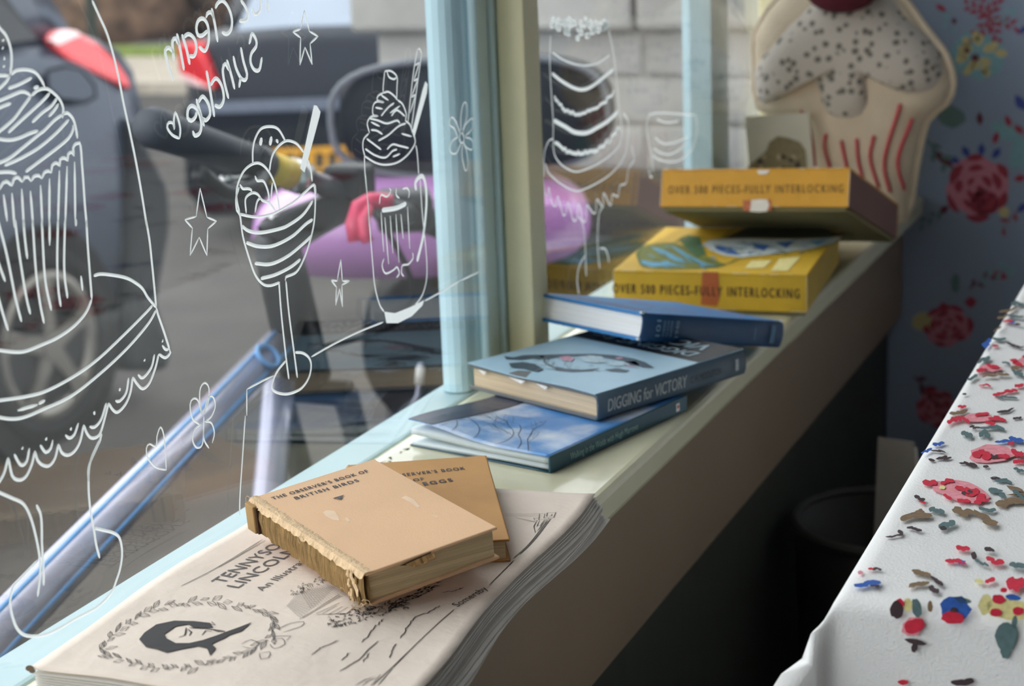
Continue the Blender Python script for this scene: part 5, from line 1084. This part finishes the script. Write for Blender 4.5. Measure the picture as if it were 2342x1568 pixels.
ptl, ptr, pbl = on_y(1692, 272, YPH), on_y(1840, 262, YPH), on_y(1708, 392, YPH)
dn = (pbl-ptl).normalized(); Lp = (ptl.z-SZ-.001)/-dn.z; ptl.x = max(ptl.x, XG+.003)
tilt = V((0, .022, 0)); c4 = [ptl+tilt, ptr+tilt, ptr+dn*Lp*(ptr.z-SZ-.001)/(ptl.z-SZ-.001), ptl+dn*Lp]
prism('print', c4, (0, .0012, 0), mat('faded_photo_paper', srgb(176, 172, 152), .35, .12, 12), ph)
nP = -((c4[1]-c4[0]).cross(c4[3]-c4[0])).normalized(); nP = nP if nP.y < 0 else -nP; pP = Plane(c4[0], nP); ik = Ink()
ik.fill([pP.hit(a, b) for a, b in I1([(335, 1205), (400, 1150), (480, 1080), (500, 1020), (560, 975), (640, 990), (720, 1020), (760, 1080), (770, 1205), (760, 1300), (350, 1300)])], nP, .0006, mi=0)
for k in range(26):
    a, b = random.uniform(420, 750), random.uniform(1120, 1280); r = random.uniform(8, 22); ik.fill([pP.hit(*p) for p in I1([(a+r*math.cos(t), b+r*math.sin(t)) for t in [PI*2*j/7 for j in range(7)]])], nP, .0008, mi=random.choice((1, 1, 2)))
ik.build('photo_image', [ink('sepia_mid', srgb(118, 108, 76)), ink('sepia_dark', srgb(56, 48, 34)), ink('sepia_light', srgb(172, 156, 128))], ph)
tag(ph, 'small faded sepia photograph propped against the stuffed cupcake', 'photograph')

# ------------------------------------------------------------------ floral motifs (printed cloth and wallpaper)
FC = [ink('rose_red_print', srgb(206, 34, 62)), ink('rose_pink_print', srgb(232, 150, 160)), ink('cornflower_print', srgb(44, 92, 176)), ink('slate_leaf_print', srgb(88, 112, 114)), ink('bark_brown_print', srgb(128, 104, 78)), ink('dark_sprig_print', srgb(64, 46, 50)), ink('primrose_print', srgb(226, 214, 150)), ink('sage_teal_print', srgb(112, 158, 160))]
def blob(ik, pl, x, y, rx, ry, an, mi, lift=.0003, n=16, jit=.11):
    pts = []
    for k in range(n):
        t = 2*PI*k/n; j = 1+random.uniform(-jit, jit); a, b = rx*math.cos(t)*j, ry*math.sin(t)*j
        pts.append((x+a*math.cos(an)-b*math.sin(an), y+a*math.sin(an)+b*math.cos(an)))
    ik.fill([pl(*p) for p in pts], NB[0], lift, mi)
def leaf(ik, pl, x, y, l, w, an, mi, lift=.0003):
    c, s = math.cos(an), math.sin(an); pts = [(0, 0), (l*.3, w*.8), (l*.6, w), (l, 0), (l*.6, -w*.9), (l*.3, -w*.7)]
    ik.fill([pl(x+a*c-b*s, y+a*s+b*c) for a, b in pts], NB[0], lift, mi)
def rose(ik, pl, x, y, r, k=1.0, cols=(1, 0, 0)):
    blob(ik, pl, x, y, r*.92, r*.92*k, 0, cols[0], .0002, n=18, jit=.14)
    def arc(r0, th, a0, a1, mi, lift):
        o = [(a0+(a1-a0)*i/6, r0+th*math.sin(PI*i/6)*.6) for i in range(7)]; n_ = [(a0+(a1-a0)*i/6, r0-th*math.sin(PI*i/6)*.6) for i in range(6, -1, -1)]
        ik.fill([pl(x+q*math.cos(a), y+q*k*math.sin(a)) for a, q in o+n_[1:-1]], NB[0], lift, mi)
    for ring, (rr, th, n_) in enumerate(((.86, .22, 6), (.58, .2, 5), (.32, .16, 4))):
        a = random.uniform(0, 2)
        for i in range(n_):
            sp_ = 2*PI/n_; arc(r*rr*random.uniform(.9, 1.1), r*th*random.uniform(.7, 1.2), a, a+sp_*random.uniform(.55, .95), cols[1] if (i+ring) % 3 else cols[2], .0004+.0002*ring+.00002*i); a += sp_
    blob(ik, pl, x+r*.04, y, r*.10, r*k*.08, 0, cols[1], .0011)
def sprig(ik, pl, x, y, l, an, mi, k=1.0, n=6):
    c, s = math.cos(an), math.sin(an)*k
    h_ = l*.03; ik.fill([pl(x-h_*s, y+h_*c), pl(x+l*c, y+l*s), pl(x+h_*s, y-h_*c)], NB[0], .0003, mi)
    for i in range(n):
        t = (i+.6)/n; sd = 1 if i % 2 else -1; leaf(ik, lambda a, b: pl(x+l*t*c+(a), y+l*t*s+(b)*k), 0, 0, l*random.uniform(.28, .42), l*.075, an+sd*random.uniform(.5, .9), mi, .0004)
def buds(ik, pl, x, y, l, mi, k=1.0):
    for i in range(4): blob(ik, pl, x+random.uniform(-l, l), y+random.uniform(-l, l)*k, l*.28, l*.2*k, random.uniform(0, 3), mi, .0004)
FW = [ink('wp_'+n_, c_) for n_, c_ in (('red', srgb(150, 50, 66)), ('pink', srgb(190, 120, 136)), ('blue', srgb(56, 70, 140)), ('green', srgb(96, 120, 116)), ('brown', srgb(110, 84, 74)), ('dark', srgb(96, 40, 52)), ('straw', srgb(190, 176, 126)), ('teal', srgb(122, 160, 168)))]
NB = [V((0, -1, 0))]
wallp = lambda x, y: on_y(x, y, YE-.0002)
ik = Ink()
for a in (-2.6, -2.0, -1.1, .3, 1.2, 2.2): sprig(ik, wallp, 2262, 42, 62, a, 0)
blob(ik, wallp, 2235, 125, 62, 55, .4, 7); 
for k in range(16):
    t = 2*PI*k/16; blob(ik, wallp, 2232+random.uniform(20, 60)*math.cos(t), 122+random.uniform(20, 56)*math.sin(t), 14, 9, t, 6, .0005)
blob(ik, wallp, 2230, 132, 9, 9, 0, 5, .0008); blob(ik, wallp, 2212, 115, 6, 6, 0, 5, .0008)
leaf(ik, wallp, 2140, 10, 30, 8, .6, 0); sprig(ik, wallp, 2150, 20, 60, 1.1, 7, 1, 3); leaf(ik, wallp, 2182, 40, 16, 6, 1.5, 5)
for (x, y, a) in ((2300, 262, 1.2), (2283, 300, 1.9), (2240, 255, 1.5), (2318, 285, .7)): leaf(ik, wallp, x, y, 32, 8, a, 0 if x != 2240 else 5)
leaf(ik, wallp, 2325, 78, 40, 7, -.6, 2); leaf(ik, wallp, 2322, 216, 44, 12, 1.0, 2)
blob(ik, wallp, 2300, 300, 34, 22, .5, 7, .0002); blob(ik, wallp, 2175, 265, 34, 24, .4, 3, .0002); blob(ik, wallp, 2330, 350, 22, 40, .2, 7, .0002); sprig(ik, wallp, 2330, 10, 60, 2.4, 7, 1, 4)
rose(ik, wallp, 2238, 430, 78, 1.0, (1, 0, 0)); rose(ik, wallp, 2250, 465, 34, 1.0, (0, 0, 5))
for a in (-2.8, -2.1, -1.5, -.9): leaf(ik, wallp, 2240+46*math.cos(a), 378+20*math.sin(a), 32, 9, a, 2)
leaf(ik, wallp, 2130, 340, 70, 10, .7, 5); sprig(ik, wallp, 2120, 320, 90, .9, 3, 1, 5); leaf(ik, wallp, 2318, 410, 30, 9, -.2, 0); leaf(ik, wallp, 2325, 485, 34, 9, -.7, 2); blob(ik, wallp, 2296, 485, 12, 12, 0, 6); sprig(ik, wallp, 2330, 480, 60, 2.3, 0, 1, 3)
sprig(ik, wallp, 2160, 480, 60, 2.6, 3, 1, 5); leaf(ik, wallp, 2170, 470, 30, 9, 2.4, 5)
rose(ik, wallp, 2165, 745, 60, .8, (1, 0, 0)); leaf(ik, wallp, 2158, 690, 26, 14, 1.5, 0); leaf(ik, wallp, 2205, 690, 30, 14, 0, 0); sprig(ik, wallp, 2215, 660, 60, -.5, 5, 1, 4); sprig(ik, wallp, 2330, 610, 80, 2.9, 7, 1, 5); leaf(ik, wallp, 2265, 622, 46, 9, .3, 0); blob(ik, wallp, 2110, 735, 24, 22, 0, 6)
blob(ik, wallp, 2185, 648, 10, 22, 0, 3); sprig(ik, wallp, 2090, 860, 80, .8, 5); rose(ik, wallp, 2140, 930, 50, .9, (1, 0, 0))
ra = random.Random(11)
for k in range(46):        # the paper goes on outside the frame
    x, z = ra.uniform(-.15, 2.7), ra.uniform(.15, 2.4)
    if x < -.02 and z < 1.15: continue
    pw = lambda a, b, x=x, z=z: V((x+a, YE-.0002, z-b))
    if k % 3 == 0: rose(ik, pw, 0, 0, .045)
    else: sprig(ik, pw, 0, 0, .06, ra.uniform(0, 6.2), ra.choice((0, 2, 3, 5, 7)))
wp = ik.build('wallpaper_print', FW, wall_end); wp['kind'] = 'stuff'

# ------------------------------------------------------------------ table with floral cloth
TZ = SZ+.04; XT = -.186; YN = .836; XT2 = .62; YT2 = 2.26
tbl = empty('table', (.2, 1.5, 0)); wood = mat('dark_table_wood', (.10, .06, .035), .5, .25, 6, stretch=(1, 8, 1))
bx('tabletop', (XT+.012, YN+.012, TZ-.03), (XT2-.012, YT2-.01, TZ-.004), wood, tbl, bev=.003)
for x in (XT+.07, XT2-.07):
    for y in (YN+.08, YT2-.08): bx('leg', (x-.025, y-.025, 0), (x+.025, y+.025, TZ-.03), wood, tbl, bev=.003)
bx('apron', (XT+.06, YN+.08, TZ-.11), (XT+.08, YT2-.08, TZ-.03), wood, tbl); bx('apron', (XT2-.08, YN+.08, TZ-.11), (XT2-.06, YT2-.08, TZ-.03), wood, tbl)
tag(tbl, 'dark wooden table covered by the floral cloth', 'table')
cot = mat('white_cotton', srgb(232, 231, 230), .9, .02, 30, bump=.15, bscale=700)
def cloth_point(s, t):
    """s,t metres of cloth from the near left table corner; negative values hang over the edges"""
    r = .009
    def edge(a):          # -> (horizontal, drop)
        if a >= r: return a, 0.0
        arc = r*PI/2
        if a > r-arc: th = (r-a)/r; return r-r*math.sin(th), r-r*math.cos(th)
        return 0.0, r+(r-arc-a)
    hx, dx = edge(s); hy, dy = edge(t)
    x, y, d = XT+hx, YN+hy, max(dx, dy)
    if dx > 0 and dy > 0:           # corner fold: the hanging quarter flares out as a soft cone
        r_ = math.hypot(dx, dy); th = math.atan2(dy, dx); al = .05+.62*math.sin(2*th)**2*sm(r_/.03)
        x -= math.cos(th)*r_*math.sin(al); y -= math.sin(th)*r_*math.sin(al); d = r_*math.cos(al)
    elif dy > 0: y -= .05*dy+.012*(1+math.sin(hx*38+3.6))*sm(dy/.25)*sm(hx/.05)
    elif dx > 0: x -= .05*dx+.006*(1+math.sin(hy*30))*sm(dx/.25)*sm(hy/.05)
    z = TZ-d
    if d == 0: z += .0012*math.sin(hx*31+hy*17)*math.sin(hy*23)
    return V((x, y, z))
def axis_vals(lo, hi):
    a = [lo+(-.012-lo)*i/16 for i in range(16)]+[-.012+.03*i/12 for i in range(12)]+[.018+(hi-.018)*i/40 for i in range(41)]; return a
SA = axis_vals(-.30, XT2-XT); TA = axis_vals(-.30, YT2-YN)
vs = [cloth_point(s, t) for t in TA for s in SA]; W_ = len(SA)
fs = [(j*W_+i, j*W_+i+1, (j+1)*W_+i+1, (j+1)*W_+i) for j in range(len(TA)-1) for i in range(W_-1)]
tcl = obj('tablecloth', vs, fs, cot, None, True); ms_ = tcl.modifiers.new('thick', 'SOLIDIFY'); ms_.thickness = .0008; ms_.offset = -1
tag(tcl, 'white cotton tablecloth printed with red roses and blue sprigs', 'tablecloth')
NB[0] = V((0, 0, 1)); ik = Ink()
def clothp(x, y): 
    q = on_z(x, y, TZ+.0003); return q
i8 = lambda x, y: clothp(1780+x/1.6548, 620+y/1.6548)
Bl = [  # (x, y, rx, ry, angle, colour) on the table top
 (905, 130, 26, 9, .2, 3), (870, 155, 34, 7, -.2, 4), (850, 182, 22, 6, -.3, 4), (900, 180, 30, 6, .1, 3), (868, 196, 18, 7, .1, 0), (885, 200, 12, 6, 0, 2), (905, 208, 12, 4, 0, 5), (830, 225, 18, 4, -.4, 4), (790, 285, 20, 16, -.8, 2), (835, 267, 24, 9, .1, 3), (905, 292, 26, 5, .1, 5), (820, 290, 14, 4, 0, 0), (875, 282, 14, 4, .4, 5),
 (775, 345, 26, 9, -.4, 3), (800, 372, 44, 14, 0, 1), (770, 380, 20, 9, 0, 0), (810, 368, 24, 8, .2, 0), (890, 345, 14, 6, 0, 0), (862, 355, 16, 6, .4, 3), (905, 392, 24, 10, .3, 3), (850, 398, 26, 7, .1, 4), (800, 405, 30, 6, -.1, 4), (735, 412, 20, 8, -.3, 3), (900, 372, 20, 8, 0, 4),
 (790, 440, 16, 5, .1, 0), (770, 438, 12, 5, 0, 1), (840, 470, 30, 8, -.3, 0), (880, 460, 26, 9, .2, 0), (910, 442, 18, 8, 0, 0), (860, 487, 40, 6, .1, 3), (705, 474, 8, 4, 0, 5),
 (695, 522, 16, 6, 0, 0), (680, 545, 34, 9, -.2, 4), (660, 572, 22, 12, -.3, 0), (700, 570, 26, 10, .3, 0), (760, 560, 60, 18, 0, 1), (770, 552, 26, 8, 0, 0), (830, 570, 30, 10, .2, 0), (800, 585, 20, 7, 0, 0), (860, 540, 30, 6, -.2, 5), (905, 566, 16, 5, 0, 5), (810, 605, 48, 9, 0, 3), (715, 628, 22, 14, 0, 3), (780, 625, 22, 12, .2, 3), (745, 600, 20, 5, 0, 5),
 (605, 662, 22, 8, 0, 2), (560, 690, 22, 6, -.2, 2), (605, 690, 28, 4, .1, 5), (625, 718, 30, 8, -.1, 5), (580, 725, 14, 5, .2, 5), (850, 652, 30, 7, -.1, 2), (900, 650, 28, 10, .3, 2), (880, 660, 14, 8, 0, 0), (810, 700, 90, 34, 0, 1), (770, 705, 34, 18, 0, 0), (845, 712, 26, 12, 0, 0), (815, 712, 18, 9, 0, 5), (905, 700, 24, 12, .2, 0), (910, 728, 22, 9, 0, 0), (720, 742, 34, 7, .2, 5), (785, 750, 12, 5, 0, 5), (910, 762, 20, 8, 0, 3),
 (845, 800, 40, 9, .1, 3), (820, 795, 16, 5, 0, 5), (690, 840, 100, 40, .2, 1), (575, 812, 26, 14, 0, 0), (640, 806, 26, 10, -.2, 0), (620, 830, 12, 8, 0, 6), (640, 865, 18, 9, .5, 0), (700, 838, 30, 12, .2, 0), (745, 855, 38, 22, .2, 0), (715, 850, 20, 10, 0, 5), (700, 880, 24, 8, .1, 0), (770, 880, 30, 9, -.2, 0), (830, 850, 30, 14, .2, 3), (535, 872, 20, 8, .3, 5), (545, 885, 14, 5, .3, 0), (880, 885, 60, 16, -.1, 4), (910, 860, 26, 10, .6, 3), (600, 918, 32, 13, .1, 3), (520, 935, 60, 13, -.1, 4), (540, 925, 26, 16, .4, 4), (700, 925, 40, 16, .1, 4), (780, 945, 50, 14, .5, 4), (790, 915, 34, 9, .1, 3), (640, 968, 30, 14, -.2, 3), (625, 985, 14, 8, 0, 5), (515, 988, 30, 7, .2, 5), (440, 1015, 34, 6, -.2, 5), (462, 1000, 12, 8, .5, 5),
 (700, 1060, 26, 12, .1, 0), (670, 1108, 38, 11, .1, 0), (690, 1115, 18, 6, 0, 2), (820, 1110, 36, 12, .2, 0), (770, 1115, 30, 9, .3, 3), (800, 1068, 20, 10, .4, 5), (740, 1090, 10, 16, -.3, 5), (905, 1130, 30, 14, 0, 3), (800, 1185, 18, 12, 0, 0), (760, 1190, 16, 10, 0, 6), (900, 1190, 34, 30, .2, 0), (545, 1160, 36, 12, .3, 4), (530, 1195, 36, 10, -.1, 4), (600, 1190, 30, 10, .6, 5), (590, 1220, 20, 14, .3, 5), (340, 1195, 50, 11, -.1, 2), (375, 1140, 16, 6, 0, 5), (310, 1150, 10, 8, 0, 1), (365, 1205, 18, 7, 0, 5), (350, 1140, 10, 5, 0, 0)]
for k, b in enumerate(Bl):
    x_, y_, rx_, ry_, an_, c_ = b; lf = .0012+(.0006 if c_ != 1 else 0)+.000004*k
    if c_ == 1 or rx_ < 15: blob(ik, i8, *b, lift=lf, n=14, jit=.16)
    else:                       # brushed dabs
        for q in range(3):
            t_ = (q-1)*.55; blob(ik, i8, x_+rx_*t_*math.cos(an_), y_+rx_*t_*math.sin(an_)+random.uniform(-.5, .5)*ry_, rx_*random.uniform(.42, .6), ry_*random.uniform(.55, .95), an_+random.uniform(-.35, .35), c_, lf+.00002*q, n=12, jit=.2)
# near hanging side
pN = Plane((0, YN-.006, 0), (0, -1, 0)); NB[0] = V((0, -1, 0))
def hang(x, y):
    q = pN.hit(1780+x/1.6548, 620+y/1.6548); dep = TZ-q.z
    y_ = YN
    t = -(dep-.009+.009*PI/2-.009); c = cloth_point(max(.02, q.x-XT), min(t, -.006)); return V((q.x, c.y, q.z))
for b in [(445, 1290, 26, 34, .1, 5), (455, 1265, 16, 18, 0, 0), (485, 1275, 18, 26, 0, 6), (518, 1285, 18, 36, -.2, 3), (510, 1350, 40, 26, -.4, 0), (505, 1355, 46, 34, -.4, 1), (515, 1410, 40, 10, .2, 5), (512, 1430, 12, 20, .2, 5),
          (665, 1290, 58, 50, 0, 2), (660, 1290, 34, 26, 0, 1), (655, 1320, 42, 24, .1, 0), (660, 1292, 14, 12, 0, 5), (570, 1280, 10, 22, 0, 4), (690, 1255, 40, 12, .2, 3), (780, 1270, 26, 40, .3, 6), (830, 1250, 26, 18, .2, 0), (820, 1300, 22, 16, 0, 0), (870, 1290, 90, 40, .1, 6), (905, 1295, 22, 16, 0, 0), (885, 1245, 30, 12, .1, 2), (850, 1215, 14, 10, 0, 0), (860, 1395, 44, 56, .1, 3), (858, 1440, 22, 34, .1, 3), (890, 1340, 10, 26, .2, 3), (85, 1540, 40, 14, .2, 2), (95, 1520, 26, 12, .4, 3), (690, 1560, 40, 12, 0, 5), (720, 1555, 20, 12, 0, 5), (470, 1560, 20, 10, 0, 0)]:
    blob(ik, hang, *b, lift=.0015+(.0006 if b[5] in (0, 5) else 0))
NB[0] = V((0, 0, 1))
for k in range(70):                # pattern repeats over the rest of the table top
    s, t = ra.uniform(.03, XT2-XT-.04), ra.uniform(.03, YT2-YN-.04); q = V((XT+s, YN+t, TZ)); d_ = q-CAM
    px = W_PX/2+F_PX*d_.dot(RGT)/d_.dot(FWD)
    if px < W_PX+40: continue
    pw = lambda a, b, q=q: V((q.x+a, q.y-b, TZ+.0014))
    if k % 3 == 0: rose(ik, pw, 0, 0, .03)
    else: sprig(ik, pw, 0, 0, .045, ra.uniform(0, 6.2), ra.choice((2, 3, 4, 5)))
cp = ik.build('printed_flowers', FC, tcl); cp['kind'] = 'stuff'
# ------------------------------------------------------------------ under the sill: bin with a folder standing in it
bn_ = empty('waste_bin', (-.322, 1.72, 0)); bc = V((-.322, 1.72, 0)); bl_m = mat('black_plastic_bin', (.012, .012, .013), .45, .2, 10)
def ringb(r, z): return [bc+V((r*math.cos(2*PI*k/36), r*math.sin(2*PI*k/36), z)) for k in range(36)]
loft('bucket', [ringb(.08, 0), ringb(.098, .50), ringb(.094, .50), ringb(.077, .01)], bl_m, bn_, True, True)
tube('rim', ringb(.098, .50), .005, mat('dark_grey_rim', (.035, .035, .033), .5), bn_, 8, True)
tag(bn_, 'black round bin in the dark gap below the sill', 'bin')
fd = empty('folder', (bc.x, bc.y+.02, .02)); 
ft = [on_y(2008, 1000, bc.y+.03), on_y(2090, 1012, bc.y+.03)]; fb = [V((bc.x-.03, bc.y+.005, .03)), V((bc.x+.055, bc.y+.005, .03))]
prism('cover', [fb[0], fb[1], ft[1], ft[0]], (0, .003, 0), mat('grey_folder_card', srgb(150, 142, 134), .8, .08, 20), fd)
prism('paper_sheets', [p+V((.002, .0035, -.008)) for p in (fb[0]+V((0, 0, .012)), fb[1]+V((0, 0, .012)), ft[1], ft[0])], (0, .006, 0), leaf_m, fd)
tag(fd, 'grey card folder standing in the black bin', 'folder')
